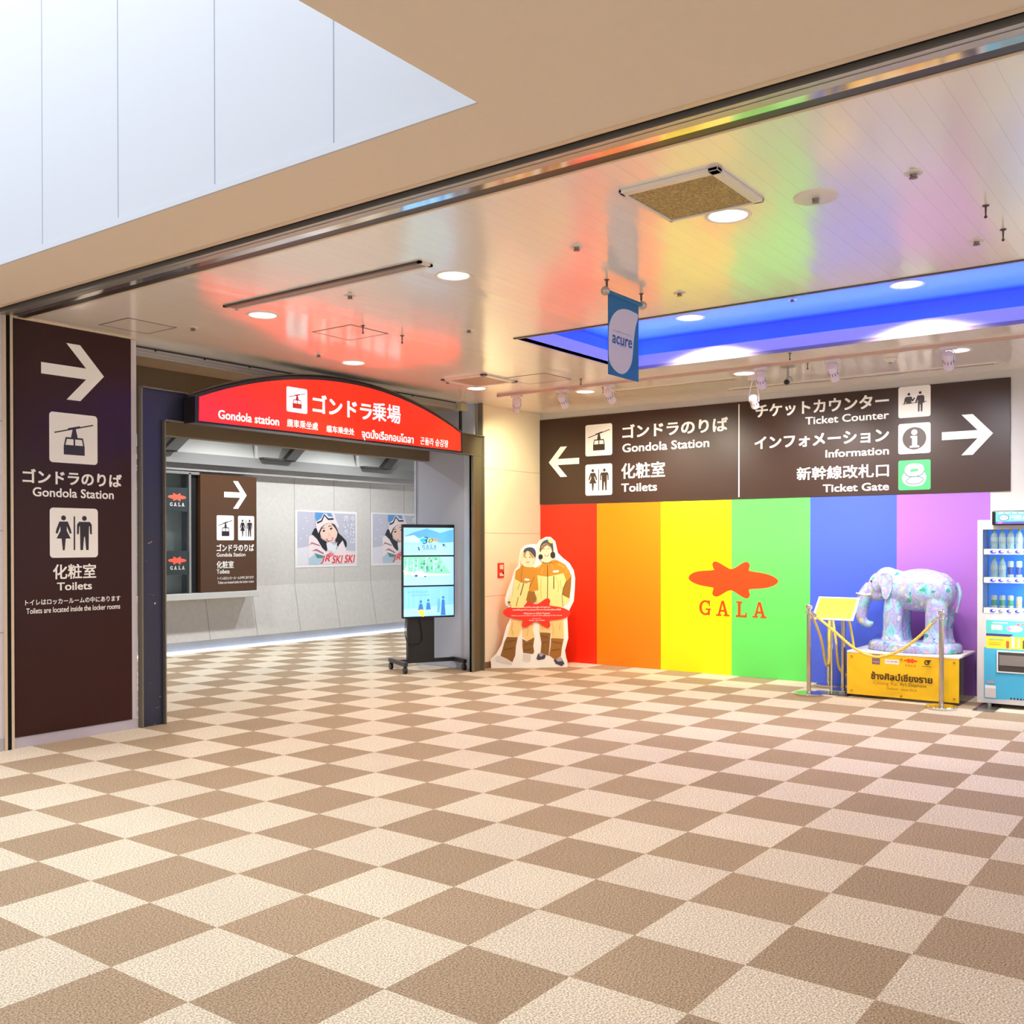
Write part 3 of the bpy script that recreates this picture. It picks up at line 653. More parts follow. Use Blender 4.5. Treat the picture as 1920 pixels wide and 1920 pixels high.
def ski_poster(px0, label):
    FQ = FY(8.845); t0 = px0
    def q(pts): return [FQ.px(550+x/14.77, 950+y/14.77) for x, y in pts]
    a = FQ.px(553.5, 956); bb = FQ.px(553.5, 1064.5); c = FQ.px(669, 1000)
    dx = FQ.px(t0, 1000)[0]-FQ.px(553.5, 1000)[0]
    H = a[1]-bb[1]; Wd = c[0]-a[0]
    t = thing('ski_poster', label, 'poster', (a[0]+dx+Wd/2, 8.845, bb[1]), 0, 'winter posters on the corridor wall')
    F2 = Frame((a[0]+dx, 8.848, bb[1]))
    # local poster coordinates from tracing units (48..1745, 90..1690)
    def L(pts): return [((x-48)/1697*Wd, (1690-y)/1600*H) for x, y in pts]
    MB().fbox(F2, 0, 0, Wd, H, -.002, .003, mat((236, 234, 232), .5)).build('sheet', t)
    p = Print(F2, .004)
    cc = lambda r, g, bb_: mat((r, g, bb_), .5)
    p.poly(L([(100, 125), (1705, 160), (1705, 1620), (100, 1625)]), cc(190, 190, 206))
    p.poly(L([(100, 1150), (500, 1080), (1100, 1200), (1705, 1250), (1705, 1620), (100, 1625)]), cc(222, 220, 228))
    for x, y in ((320, 300), (190, 880), (360, 390), (350, 800), (1480, 830), (250, 600)): p.ell(*L([(x, y)])[0], .012, .012, cc(232, 232, 238))
    BK = cc(34, 32, 38); SK = cc(242, 206, 188)
    p.poly(L([(510, 680), (560, 590), (640, 620), (700, 820), (760, 900), (900, 1000), (900, 1200), (820, 1250), (690, 1060), (560, 870), (480, 780)]), BK, 4)
    p.poly(L([(1130, 560), (1220, 720), (1330, 830), (1440, 970), (1430, 1130), (1300, 1120), (1170, 1080), (1120, 900)]), BK, 4)
    p.poly(L([(400, 820), (500, 780), (620, 900), (760, 1150), (900, 1290), (1120, 1290), (1230, 1060), (1330, 930), (1440, 1230), (1690, 1340), (1690, 1605), (400, 1605), (390, 1200)]), cc(236, 222, 224))
    p.poly(L([(400, 1080), (470, 980), (690, 1060), (690, 1100), (480, 1030)]), cc(176, 120, 132)); p.poly(L([(470, 1230), (600, 1170), (800, 1290), (790, 1330), (600, 1230)]), cc(170, 110, 128))
    p.poly(L([(540, 1290), (800, 1370), (770, 1440), (600, 1440)]), cc(80, 140, 142)); p.poly(L([(400, 1440), (560, 1310), (620, 1450), (820, 1440), (760, 1605), (410, 1605)]), cc(176, 202, 216))
    p.poly(L([(870, 1010), (960, 980), (1110, 1080), (1180, 960), (1120, 1290), (900, 1200)]), cc(226, 232, 234)); p.poly(L([(980, 1270), (1100, 1330), (1000, 1400), (850, 1350)]), cc(236, 120, 130))
    p.poly(L([(690, 700), (720, 560), (860, 470), (1000, 440), (1110, 510), (1175, 650), (1160, 820), (1080, 950), (980, 990), (900, 950), (800, 900), (730, 800)]), SK, 4)
    p.poly(L([(650, 740), (690, 600), (800, 490), (840, 470), (760, 560), (700, 720), (720, 860), (680, 800)]), BK); p.poly(L([(1000, 440), (1100, 480), (1190, 640), (1190, 720), (1130, 600), (1060, 510)]), BK)
    p.poly(L([(650, 730), (590, 560), (570, 150), (1090, 160), (1160, 380), (1220, 520), (1190, 600), (1110, 470), (1000, 430), (860, 450), (740, 540), (690, 640)]), cc(232, 220, 222))
    p.poly(L([(575, 140), (1000, 150), (1060, 250), (930, 250), (880, 170), (790, 165), (730, 300), (600, 400), (570, 300)]), cc(84, 150, 208))
    p.line(L([(615, 440), (740, 380), (815, 205), (920, 325), (1070, 315)]), .032, BK)
    for (x, y), (bx, by) in (((800, 662), (770, 595)), ((1000, 595), (960, 530))):
        p.ell(*L([(x, y)])[0], .030, .016, BK, .3); p.line(L([(bx-40, by+10), (bx, by-15), (bx+60, by-10)]), .010, BK)
    p.poly(L([(860, 880), (960, 895), (1055, 840), (1030, 930), (950, 960), (890, 940)]), cc(200, 90, 84), 3); p.poly(L([(885, 895), (960, 905), (1035, 865), (1000, 920), (930, 930)]), cc(252, 250, 248), 3)
    p.line(L([(930, 700), (960, 790), (920, 810)]), .006, cc(214, 160, 140))
    p.build('picture', t)
    p = Print(F2, .012); R_ = cc(228, 56, 66)
    a1 = L([(710, 1590)])[0]; a2 = L([(970, 1360)])[0]; p.text('JR', *a1, *a2, R_, bold=.02, shear=.25); a1 = L([(1020, 1590)])[0]; a2 = L([(1330, 1360)])[0]; p.text('SKI', *a1, *a2, R_, bold=.02, shear=.25); a1 = L([(1370, 1580)])[0]; a2 = L([(1685, 1350)])[0]; p.text('SKI', *a1, *a2, R_, bold=.02, shear=.25)
    for s_, x0, x1, y0, y1 in (('今', 1540, 1680, 205, 390), ('だ', 1540, 1680, 420, 600), ('け', 1545, 1680, 640, 810), ('は', 1550, 1680, 860, 1020), ('青', 1340, 1500, 200, 390), ('い', 1350, 1490, 430, 570), ('冬', 1340, 1490, 610, 780), ('。', 1450, 1490, 800, 850)):
        a1 = L([(x0, y1)])[0]; a2 = L([(x1, y0)])[0]; p.text(s_, *a1, *a2, cc(248, 248, 250), bold=.0, shear=.1)
    p.build('lettering', t)
ski_poster(553.5, 'left winter poster of a smiling skier, fully visible on corridor wall')
ski_poster(695.5, 'right winter poster of a smiling skier, half hidden by the screen stand')

# ------------------------------------------------------------------ mural and long direction sign
FM = FX(9.45)
t = thing('rainbow_mural', 'rainbow striped wall mural with red star logo below the long sign', 'mural', (9.44, 1.0, 0))
ys = [4.037, 3.09, 2.105, 1.11, .105, -.895, -1.865]
for (nm, col), y0, y1 in zip((('red', (250, 42, 14)), ('orange', (248, 128, 0)), ('yellow', (236, 226, 0)), ('green', (96, 216, 94)), ('blue', (70, 96, 212)), ('purple', (162, 108, 196))), ys, ys[1:]):
    o = MB().box((9.443, y1, .002), (9.4495, y0, 2.212), mat(col, .38)).build('stripe', t); o['label'] = nm + ' stripe of the mural'
FM = FX(9.443); LR = mat((255, 66, 8), .4)
p = Print(FM); a = FM.px(1291, 1086); c = FM.px(1459, 1086); logo(p, (a[0]+c[0])/2, FM.px(1375, 1087)[1], (c[0]-a[0])/2, LR); p.build('emblem', t)
p = Print(FM); serif_word(p, FM.px(1311, 1140)[0], FM.px(1375, 1156)[1], FM.px(1436, 1140)[0], FM.px(1375, 1127)[1], LR); p.build('lettering', t)
t = thing('direction_sign', 'long dark brown overhead sign above the rainbow mural', 'sign', (9.43, .98, 2.21))
MB().box((9.43, -2.064, 2.218), (9.4495, 4.036, 3.425), BROWN).build('panel', t)
FB = FX(9.43); D2 = mat((62, 44, 34), .4)
p = Print(FB); a = FB.px(1385.6, 758); c = FB.px(1385.6, 932); p.rect(a[0]-.008, c[1], a[0]+.008, a[1], SIGNWHITE); p.build('divider', t)
p = Print(FB); arrow(p, FB.px(1029, 867)[0], FB.px(1060, 894)[1], FB.px(1086, 864)[0], FB.px(1060, 837)[1], SIGNWHITE, True); p.build('arrow', t)
p = Print(FB); arrow(p, FB.px(1766, 818)[0], FB.px(1815, 853)[1], FB.px(1862, 812)[0], FB.px(1815, 777)[1], SIGNWHITE); p.build('arrow', t)
def sq(x0, x1, y0, y1):
    a = FB.px(x0, y0); c = FB.px(x0, y1); e = FB.px(x1, y0); return a[0], c[1], e[0]-a[0], a[1]-c[1]
p = Print(FB); u, v, s, h = sq(1097.7, 1148, 797.5, 856); icon_gondola(p, u, v, s, D2, SIGNWHITE, h); p.build('pictogram', t)
p = Print(FB); u, v, s, h = sq(1097.7, 1148, 871.5, 929.5); icon_toilet(p, u, v, s, D2, SIGNWHITE, h); p.build('pictogram', t)
# ticket counter
p = Print(FB); u, v, s, h = sq(1684.5, 1745, 726.5, 784.5); p.rect(u, v, u+s, v+h, SIGNWHITE, .07*s); q = lambda pts: [(u+x*s, v+(1-y)*h) for x, y in pts]
p.ell(*q([(.33, .25)])[0], .045*s, .045*h, D2); p.ell(*q([(.68, .23)])[0], .045*s, .045*h, D2)
p.poly(q([(.24, .33), (.41, .33), (.45, .42), (.50, .36), (.53, .39), (.45, .50), (.40, .46), (.42, .54), (.24, .54), (.24, .48), (.20, .55), (.17, .54), (.20, .38)]), D2)
p.poly(q([(.60, .31), (.77, .31), (.81, .36), (.81, .56), (.76, .56), (.75, .83), (.70, .83), (.69, .6), (.67, .6), (.66, .83), (.61, .83), (.61, .45), (.56, .55), (.52, .53)]), D2)
p.poly(q([(.13, .55), (.88, .51), (.88, .53), (.13, .57)]), D2); p.build('pictogram', t)
# information
p = Print(FB); u, v, s, h = sq(1684.5, 1745, 795.5, 852); p.rect(u, v, u+s, v+h, SIGNWHITE, .07*s)
p.ell(u+.5*s, v+.5*h, .37*s, .37*h, D2, 0, 36); p.ell(u+.5*s, v+.69*h, .095*s, .095*h, SIGNWHITE)
p.poly(q([(.38, .40), (.59, .40), (.59, .74), (.65, .74), (.65, .80), (.36, .80), (.36, .74), (.43, .74), (.43, .46), (.38, .46)]), SIGNWHITE)
p.d = .002; p.mb = MB(); q = lambda pts: [(u+x*s, v+(1-y)*h) for x, y in pts]
p.rect(u, v, u+s, v+h, SIGNWHITE, .07*s); p.ell(u+.5*s, v+.5*h, .37*s, .37*h, D2, 0, 36); p.ell(u+.5*s, v+.70*h, .095*s, .095*h, SIGNWHITE)
p.poly(q([(.38, .42), (.59, .42), (.59, .74), (.65, .74), (.65, .80), (.36, .80), (.36, .74), (.43, .74), (.43, .48), (.38, .48)]), SIGNWHITE); p.build('pictogram', t)
# bullet train front
p = Print(FB); u, v, s, h = sq(1684.5, 1745, 864, 919.5); q = lambda pts: [(u+x*s, v+(1-y)*h) for x, y in pts]
GN = mat((72, 190, 110), .4); p.rect(u, v, u+s, v+h, GN, .06*s)
p.poly(q([(.22, .24), (.36, .13), (.64, .13), (.78, .22), (.80, .40), (.87, .55), (.84, .70), (.76, .82), (.60, .87), (.38, .87), (.22, .80), (.13, .68), (.13, .52), (.20, .40)]), SIGNWHITE, 3)
p.line(q([(.20, .40), (.28, .52), (.50, .56), (.72, .50), (.80, .38)]), .035*s, mat((70, 120, 118), .5), 3)
p.line(q([(.24, .70), (.36, .58), (.50, .55), (.68, .58), (.78, .66), (.66, .78), (.45, .80), (.30, .77), (.24, .70)]), .03*s, mat((70, 120, 118), .5), 3)
p.poly(q([(.36, .36), (.42, .30), (.60, .29), (.63, .34), (.58, .38), (.40, .40)]), GN, 3); p.build('pictogram', t)
p = Print(FB)
p.tpx('ゴンドラのりば', 1167, 1365, 797, 822.5, SIGNWHITE, bold=.035); p.tpx('Gondola Station', 1167, 1330, 832.5, 848.5, SIGNWHITE, bold=.03)
p.tpx('化粧室', 1165, 1247, 869, 898, SIGNWHITE, bold=.03); p.tpx('Toilets', 1165, 1232, 907, 922.5, SIGNWHITE, bold=.03)
def tr(s_, xl, xr, y0r, y1r, **k):   # right end measured
    a = FB.px(xr, y0r); c = FB.px(xr, y1r); l = FB.px(xl, y0r); p.text(s_, l[0], c[1], a[0], a[1], SIGNWHITE, **k)
tr('チケットカウンター', 1417, 1667, 737, 764, bold=.035); tr('Ticket Counter', 1510, 1667, 770, 785, bold=.03)
tr('インフォメーション', 1415, 1667, 802.5, 828, bold=.035); tr('Information', 1548, 1667, 837, 852, bold=.03)
tr('新幹線改札口', 1494, 1667, 868, 894, bold=.03); tr('Ticket Gate', 1543, 1667, 904, 919, bold=.03); p.build('lettering', t)
# red call point on the beige wall
FA = FY(4.04); t = thing('alarm_panel', 'small red alarm panel on the beige wall beside the couple cutout', 'alarm panel', (8.5, 4.035, 1.2))
MB().box((8.432, 4.03, 1.20), (8.572, 4.04, 1.40), mat((214, 62, 36), .4)).build('plate', t, 0, .003)
MB().box((8.475, 4.024, 1.315), (8.545, 4.03, 1.375), mat((238, 214, 210), .4)).build('upper_socket', t); 
MB().box((8.47, 4.024, 1.222), (8.55, 4.03, 1.265), mat((238, 214, 210), .4)).build('lower_socket', t); MB().cyl((8.54, 4.03, 1.262), (8.54, 4.018, 1.262), .015, None, BLACK, 12).build('button', t, 40)

# ------------------------------------------------------------------ screen stand
an = math.radians(-27); T0 = Vector((7.63, 4.59, 0)); TU = Vector((math.cos(an), math.sin(an), 0)); TN = Vector((math.sin(an), -math.cos(an), 0))
t = thing('screen_stand', 'black upright monitor on a wheeled stand in the gate', 'screen', tuple(T0), an)
FT0 = Frame(T0+TN*.06, TU)
b = MB(); b.fbox(FT0, -.365, .69, .365, 1.915, -.055, 0, BLACK); b.build('monitor_case', t, 0, .004)
def scr(s, r=(255, 255, 255)): return mat(r, .25, emit=s)
E_ = lambda r, g, bb_: mat((r, g, bb_), .3, emit=.72)
z0, z1, uu = .705, 1.88, .352
pan = [(1.512, 1.872), (1.118, 1.492), (.712, 1.098)]
def dom(k, x, y):  # tracing units of panel k -> local
    X0, X1 = ((150, 1045), (158, 1055), (162, 1068))[k]; Y0, Y1 = ((165, 665), (700, 1235), (1262, 1780))[k]
    return (-uu+(x-X0)/(X1-X0)*2*uu, pan[k][1]-(y-Y0)/(Y1-Y0)*(pan[k][1]-pan[k][0]))
DD = lambda k, pts: [dom(k, *q_) for q_ in pts]
p = Print(FT0, .001)
p.rect(-uu, pan[0][0], uu, pan[0][1], E_(150, 208, 252)); p.poly(DD(0, [(165, 320), (330, 250), (560, 180), (800, 260), (1040, 190), (1040, 430), (800, 440), (500, 330), (330, 390)]), E_(92, 172, 240))
p.poly(DD(0, [(165, 330), (330, 300), (480, 400), (420, 440), (165, 430)]), E_(188, 226, 250)); p.poly(DD(0, [(160, 460), (600, 500), (1045, 420), (1045, 660), (160, 660)]), E_(160, 216, 252))
p.ell(*dom(0, 510, 395), .055, .026, E_(40, 186, 214)); p.ell(*dom(0, 625, 395), .045, .030, E_(190, 220, 90)); p.ell(*dom(0, 715, 390), .035, .018, E_(250, 150, 80))
NV = E_(36, 76, 140)
a = dom(0, 485, 460); c = dom(0, 580, 330); p.text('3', *a, *c, NV, bold=.0, shear=.2); a = dom(0, 590, 440); c = dom(0, 670, 360); p.text('0', *a, *c, NV, bold=.0, shear=.2)
a = dom(0, 480, 535); c = dom(0, 728, 478); serif_word(p, a[0], a[1], c[0], c[1], NV); p.line(DD(0, [(490, 555), (728, 558)]), .006, NV)
p.poly(DD(0, [(395, 520), (415, 510), (430, 560), (440, 575), (405, 580), (410, 555)]), NV); p.poly(DD(0, [(845, 445), (865, 470), (900, 460), (870, 490), (925, 525), (860, 500), (838, 495)]), NV)
p.build('upper_picture', t)
p = Print(FT0, .001)
p.rect(-uu, pan[1][0], uu, pan[1][1], E_(160, 208, 250)); p.poly(DD(1, [(158, 700), (800, 700), (860, 800), (930, 920), (1000, 1020), (700, 1020), (158, 980)]), E_(128, 218, 178), 0)
rnd = random.Random(3)
for i in range(46):
    x = rnd.uniform(180, 860); y = rnd.uniform(720, 980); g = rnd.choice([(84, 170, 146), (66, 136, 126), (150, 232, 190), (110, 206, 168), (176, 240, 206)])
    p.ell(*dom(1, x, min(y, 1000)), rnd.uniform(.012, .03), rnd.uniform(.01, .022), E_(*g))
for x in (220, 330, 400, 545, 690): p.line(DD(1, [(x, 740), (x-8, 980)]), .010, E_(196, 214, 240))
p.poly(DD(1, [(158, 960), (500, 1010), (1000, 1030), (1000, 1050), (500, 1060), (158, 1030)]), E_(206, 244, 190)); p.poly(DD(1, [(340, 980), (460, 960), (550, 1020), (540, 1070), (380, 1080)]), E_(226, 234, 246)); p.ell(*dom(1, 372, 1055), .022, .014, NV); p.ell(*dom(1, 530, 1070), .016, .008, NV)
p.build('middle_picture', t)
p = Print(FT0, .001)
p.rect(-uu, pan[2][0], uu, pan[2][1], E_(126, 196, 250)); p.poly(DD(2, [(162, 1650), (600, 1620), (1065, 1580), (1065, 1760), (162, 1780)]), E_(158, 216, 252))
for i in range(16):
    x = rnd.uniform(180, 1040); p.line(DD(2, [(x, 1290+rnd.uniform(0, 80)), (x+rnd.uniform(-20, 20), 1640)]), .006, E_(150, 206, 250))
FGB = E_(52, 116, 196)
for x, y0, y1, w_ in ((465, 1510, 1670, 50), (600, 1490, 1665, 46), (870, 1445, 1770, 45)):
    p.ell(*dom(2, x, y0+12), .017, .018, FGB); p.poly(DD(2, [(x-w_*.5, y0+50), (x+w_*.5, y0+50), (x+w_, y1), (x-w_, y1)]), FGB)
p.poly(DD(2, [(780, 1475), (805, 1475), (820, 1600), (800, 1720), (760, 1720), (765, 1560)]), E_(104, 168, 232)); p.poly(DD(2, [(415, 1690), (460, 1660), (520, 1680), (525, 1775), (470, 1775)]), E_(252, 226, 90), 3)
a = dom(2, 225, 1370); c = dom(2, 600, 1335); p.text('WINTER SEASON', *a, *c, E_(104, 168, 232), bold=0); a = dom(2, 300, 1425); c = dom(2, 640, 1390); p.text('SNOW RESORT', *a, *c, E_(104, 168, 232), bold=0)
p.build('lower_picture', t)
FT1 = Frame(T0, TU)
MB().fbox(FT1, -.27, .10, .10, 1.2, -.07, -.005, mat((24, 22, 22), .45)).build('column', t)
b = MB(); FRM = mat((40, 40, 44), .4)
def bar(p0, p1, wd, h, z): 
    d = (Vector(p1)-Vector(p0)).normalized(); n = Vector((-d.y, d.x, 0))*wd/2; P0 = Vector(p0); P1 = Vector(p1)
    b.add([P0-n+Vector((0, 0, z)), P1-n+Vector((0, 0, z)), P1+n+Vector((0, 0, z)), P0+n+Vector((0, 0, z)), P0-n+Vector((0, 0, z+h)), P1-n+Vector((0, 0, z+h)), P1+n+Vector((0, 0, z+h)), P0+n+Vector((0, 0, z+h))], [(3, 2, 1, 0), (4, 5, 6, 7), (0, 1, 5, 4), (1, 2, 6, 5), (2, 3, 7, 6), (3, 0, 4, 7)], FRM)
cs = {k: T0+TU*su*.41+TN*sn*.27 for k, su, sn in (('L', -1, -1), ('F', -1, 1), ('B', 1, -1), ('R', 1, 1))}
bar(cs['L']-TN*.03, cs['F']+TN*.03, .05, .05, .095); bar(cs['B']-TN*.03, cs['R']+TN*.03, .05, .05, .095); bar(T0-TU*.40-TN*.04, T0+TU*.40-TN*.04, .05, .05, .095); b.build('base_frame', t)
for c in cs.values():
    o = MB().cyl(c+TU*.018+Vector((0, 0, .045)), c-TU*.018+Vector((0, 0, .045)), .045, None, mat((26, 26, 34), .4), 18)
    o.cyl(c+Vector((0, 0, .05)), c+Vector((0, 0, .1)), .014, None, FRM, 10); o.build('caster', t, 40)
MB().tube(spline([tuple(FT1.at(-.30, .72, .0)), tuple(FT1.at(-.31, .45, .01)), tuple(FT1.at(-.22, .34, .02)), tuple(FT1.at(-.08, .40, .02)), tuple(FT1.at(-.10, .62, .01)), tuple(FT1.at(-.12, .70, 0))], False, 6), .006, BLACK, 6).build('cable', t, 60)

# ------------------------------------------------------------------ couple cutout
BL_, BR_ = Vector((8.24, 4.0, 0)), Vector((8.94, 3.24, 0))
FSt = Frame(BL_, BR_-BL_)
Zs = 7.383
t = thing('couple_cutout', 'life size flat cutout of a couple in ski jackets by the red stripe', 'cutout board', tuple((BL_+BR_)/2))
Q = lambda pts: [FSt.px(920+x/Zs, 1000+y/Zs) for x, y in pts]
outline = [(0, 1868), (0, 1740), (75, 1670), (150, 1540), (215, 1300), (265, 1190), (270, 1045), (205, 990), (200, 900), (240, 770), (290, 640), (335, 500), (385, 445), (395, 330), (420, 220), (480, 165), (560, 148), (640, 155), (690, 90), (760, 50), (830, 50), (895, 110), (915, 200), (930, 270), (1000, 340), (1090, 410), (1150, 510), (1170, 620), (1165, 760), (1150, 940), (1090, 1060), (1062, 1180), (1075, 1450), (1030, 1620), (1045, 1720), (1062, 1765), (1062, 1858)]
o2 = Q(outline); o2[0] = (0, 0.0); o2[-1] = (o2[-1][0], 0.0)
BW = mat((246, 242, 232), .5)
MB().prism(FSt, o2, -.008, 0, BW).build('board', t)
MB().box((8.66, 3.70, 0), (8.70, 3.86, .9), BW).build('rear_strut', t)
p = Print(FSt, .001)
c3 = lambda r, g, bb_: mat((r, g, bb_), .5)
GOLD = c3(206, 138, 28); GD = c3(158, 100, 16); CRM = c3(246, 222, 142); BRN = c3(140, 92, 24); SKN = c3(252, 214, 176); PNT = c3(244, 206, 130); LN = c3(90, 66, 24); HAT = c3(66, 62, 84)
# woman's trousers and shoes
p.poly(Q([(285, 1190), (440, 1200), (430, 1330), (380, 1440), (230, 1420), (270, 1270)]), PNT); p.poly(Q([(430, 1200), (600, 1200), (585, 1340), (608, 1420), (580, 1480), (500, 1490), (440, 1440)]), PNT)
p.poly(Q([(225, 1432), (375, 1438), (350, 1560), (340, 1690), (300, 1785), (230, 1740), (135, 1695), (165, 1600), (190, 1500)]), BRN); p.poly(Q([(440, 1460), (500, 1495), (606, 1440), (590, 1560), (602, 1640), (585, 1672), (450, 1655), (440, 1570)]), BRN)
p.poly(Q([(60, 1735), (80, 1700), (130, 1690), (230, 1745), (292, 1790), (290, 1825), (180, 1805), (80, 1775)]), c3(222, 214, 204)); p.poly(Q([(450, 1665), (556, 1680), (550, 1775), (500, 1788), (443, 1765)]), c3(222, 214, 204))
# man's trousers and shoes
p.poly(Q([(680, 1220), (830, 1220), (830, 1365), (760, 1380), (668, 1362)]), PNT); p.poly(Q([(830, 1190), (1005, 1180), (1012, 1380), (1012, 1440), (920, 1465), (840, 1445)]), PNT)
p.poly(Q([(676, 1370), (828, 1378), (815, 1560), (800, 1695), (690, 1655), (702, 1520)]), BRN); p.poly(Q([(836, 1450), (1012, 1458), (990, 1560), (970, 1705), (890, 1748), (808, 1690), (830, 1560)]), c3(160, 104, 28))
p.poly(Q([(655, 1665), (700, 1650), (765, 1690), (745, 1740), (660, 1755), (632, 1735)]), c3(70, 60, 68)); p.poly(Q([(870, 1752), (975, 1715), (1022, 1805), (985, 1838), (900, 1805)]), c3(70, 60, 68)); p.poly(Q([(660, 1665), (700, 1652), (740, 1678), (690, 1710)]), c3(176, 166, 176)); p.poly(Q([(900, 1745), (975, 1718), (995, 1765), (930, 1775)]), c3(176, 166, 176))
# man's jacket
p.poly(Q([(640, 575), (780, 600), (860, 585), (1010, 550), (1045, 650), (1005, 760), (985, 860), (1005, 1030), (640, 1030), (635, 800)]), CRM)
p.poly(Q([(985, 850), (1095, 900), (1090, 940), (1040, 985), (1000, 1000), (990, 930)]), CRM)
p.poly(Q([(610, 480), (690, 440), (730, 395), (790, 345), (930, 375), (1030, 430), (1085, 510), (1118, 590), (1112, 720), (1090, 902), (985, 850), (1000, 760), (1045, 655), (1008, 552), (860, 585), (780, 600), (645, 580)]), GOLD)
p.poly(Q([(1118, 590), (1112, 720), (1090, 902), (985, 850), (1003, 760), (1050, 660)]), GD)
p.poly(Q([(660, 330), (720, 300), (740, 370), (690, 410)]), c3(244, 232, 196)); p.poly(Q([(810, 350), (880, 300), (915, 320), (880, 370), (820, 380)]), c3(244, 232, 196))
p.line(Q([(785, 440), (788, 640), (785, 900)]), .010, LN); p.line(Q([(872, 590), (872, 770)]), .012, LN); p.line(Q([(690, 455), (640, 480)]), .010, c3(236, 180, 90)); p.line(Q([(930, 425), (1020, 470)]), .010, c3(236, 180, 90)); p.line(Q([(800, 380), (850, 415), (930, 385)]), .008, GD)
p.poly(Q([(855, 520), (900, 510), (945, 512), (935, 540), (870, 545)]), c3(250, 244, 232)); p.line(Q([(1050, 660), (1003, 760), (990, 850)]), .008, LN); p.line(Q([(985, 860), (1000, 1020)]), .006, LN)
for pts_ in ([(900, 600), (940, 700), (930, 820)], [(700, 640), (690, 760), (700, 900)], [(1060, 480), (1040, 560)], [(720, 470), (700, 560)], [(840, 430), (870, 500)], [(960, 640), (975, 760)]): p.line(Q(pts_), .007, c3(214, 176, 96))
for pts_ in ([(850, 1250), (870, 1330), (860, 1420)], [(960, 1240), (950, 1340)], [(700, 1250), (720, 1340)], [(300, 1230), (290, 1330), (320, 1400)], [(500, 1250), (520, 1340), (500, 1420)]): p.line(Q(pts_), .007, c3(216, 168, 92))
for pts_ in ([(700, 1420), (790, 1440)], [(705, 1520), (790, 1500)], [(850, 1500), (980, 1520)], [(840, 1620), (960, 1600)], [(220, 1500), (340, 1480)], [(180, 1610), (330, 1580)], [(460, 1540), (580, 1520)], [(455, 1620), (580, 1600)]): p.line(Q(pts_), .010, c3(104, 68, 18))
# man's head
p.ell(*Q([(770, 235)])[0], .122, .168, SKN, 0); p.poly(Q([(695, 215), (720, 160), (760, 140), (810, 140), (840, 190), (852, 250), (830, 200), (780, 165), (740, 190), (700, 240)]), c3(140, 104, 62))
p.poly(Q([(676, 250), (685, 170), (725, 110), (790, 85), (845, 105), (862, 170), (866, 250), (845, 250), (835, 190), (790, 140), (730, 150), (700, 195), (695, 250)]), HAT, 3); p.ell(*Q([(822, 112)])[0], .035, .02, c3(240, 190, 90), -.6); p.ell(*Q([(858, 300)])[0], .034, .045, c3(40, 28, 34)); p.ell(*Q([(690, 325)])[0], .03, .035, c3(40, 28, 34))
for x in (738, 802): p.line(Q([(x-20, 218), (x, 210), (x+20, 216)]), .009, c3(150, 100, 70))
p.line(Q([(770, 225), (765, 258), (780, 262)]), .006, c3(226, 160, 124)); p.poly(Q([(738, 285), (770, 290), (806, 282), (796, 312), (770, 320), (746, 312)]), c3(226, 130, 110), 3); p.poly(Q([(746, 289), (770, 293), (798, 287), (790, 302), (768, 306), (750, 302)]), c3(255, 250, 244))
# woman's jacket
p.poly(Q([(335, 620), (420, 680), (500, 690), (545, 670), (530, 820), (500, 950), (440, 1030), (280, 1030), (290, 900), (310, 760)]), CRM)
p.poly(Q([(240, 920), (290, 860), (290, 1000), (250, 960)]), CRM); p.poly(Q([(235, 945), (270, 940), (270, 968), (240, 965)]), LN)
p.poly(Q([(345, 520), (400, 480), (432, 410), (470, 450), (600, 470), (640, 560), (660, 780), (620, 800), (518, 830), (548, 640), (500, 692), (420, 682), (333, 628)]), GOLD)
p.poly(Q([(516, 800), (560, 800), (610, 840), (640, 900), (610, 960), (560, 960), (487, 930)]), GD); p.poly(Q([(598, 795), (655, 790), (655, 900), (640, 940), (630, 880)]), CRM)
p.line(Q([(455, 690), (408, 860)]), .012, LN); p.line(Q([(440, 450), (425, 600), (420, 680)]), .008, GD); p.line(Q([(600, 600), (560, 700), (530, 760)]), .010, GD); p.line(Q([(400, 690), (370, 780)]), .005, LN); p.line(Q([(380, 880), (350, 1010)]), .008, LN)
p.poly(Q([(460, 640), (480, 620), (540, 635), (525, 655), (480, 655)]), c3(250, 244, 232)); p.poly(Q([(480, 430), (540, 440), (600, 400), (610, 460), (540, 470), (490, 460)]), c3(248, 232, 180))
# woman's head
p.poly(Q([(445, 300), (470, 240), (540, 230), (600, 270), (612, 340), (590, 420), (540, 440), (470, 410)]), c3(190, 134, 44), 3); p.ell(*Q([(505, 348)])[0], .098, .115, SKN)
p.poly(Q([(448, 300), (462, 260), (500, 250), (480, 300), (455, 340)]), c3(190, 134, 44)); p.poly(Q([(520, 255), (560, 275), (600, 350), (575, 345), (540, 300)]), c3(190, 134, 44))
p.poly(Q([(448, 265), (470, 212), (540, 192), (600, 212), (624, 270), (612, 338), (560, 272), (510, 245), (470, 262)]), HAT, 3)
for x in (480, 540): p.ell(*Q([(x, 330)])[0], .012, .008, c3(150, 92, 60))
p.line(Q([(485, 398), (508, 402), (532, 396)]), .012, c3(232, 120, 96)); p.line(Q([(508, 350), (503, 372)]), .006, c3(232, 170, 130))
p.build('printed_couple', t)
FPl = Frame(FSt.at(0, 0, .015), BR_-BL_)
ce = FPl.px(920+640/Zs, 1000+1105/Zs); lf = FPl.px(920+172/Zs, 1000+1105/Zs); rg = FPl.px(920+1106/Zs, 1000+1105/Zs); hw = (rg[0]-lf[0])/2
PR = mat((244, 46, 8), .4)
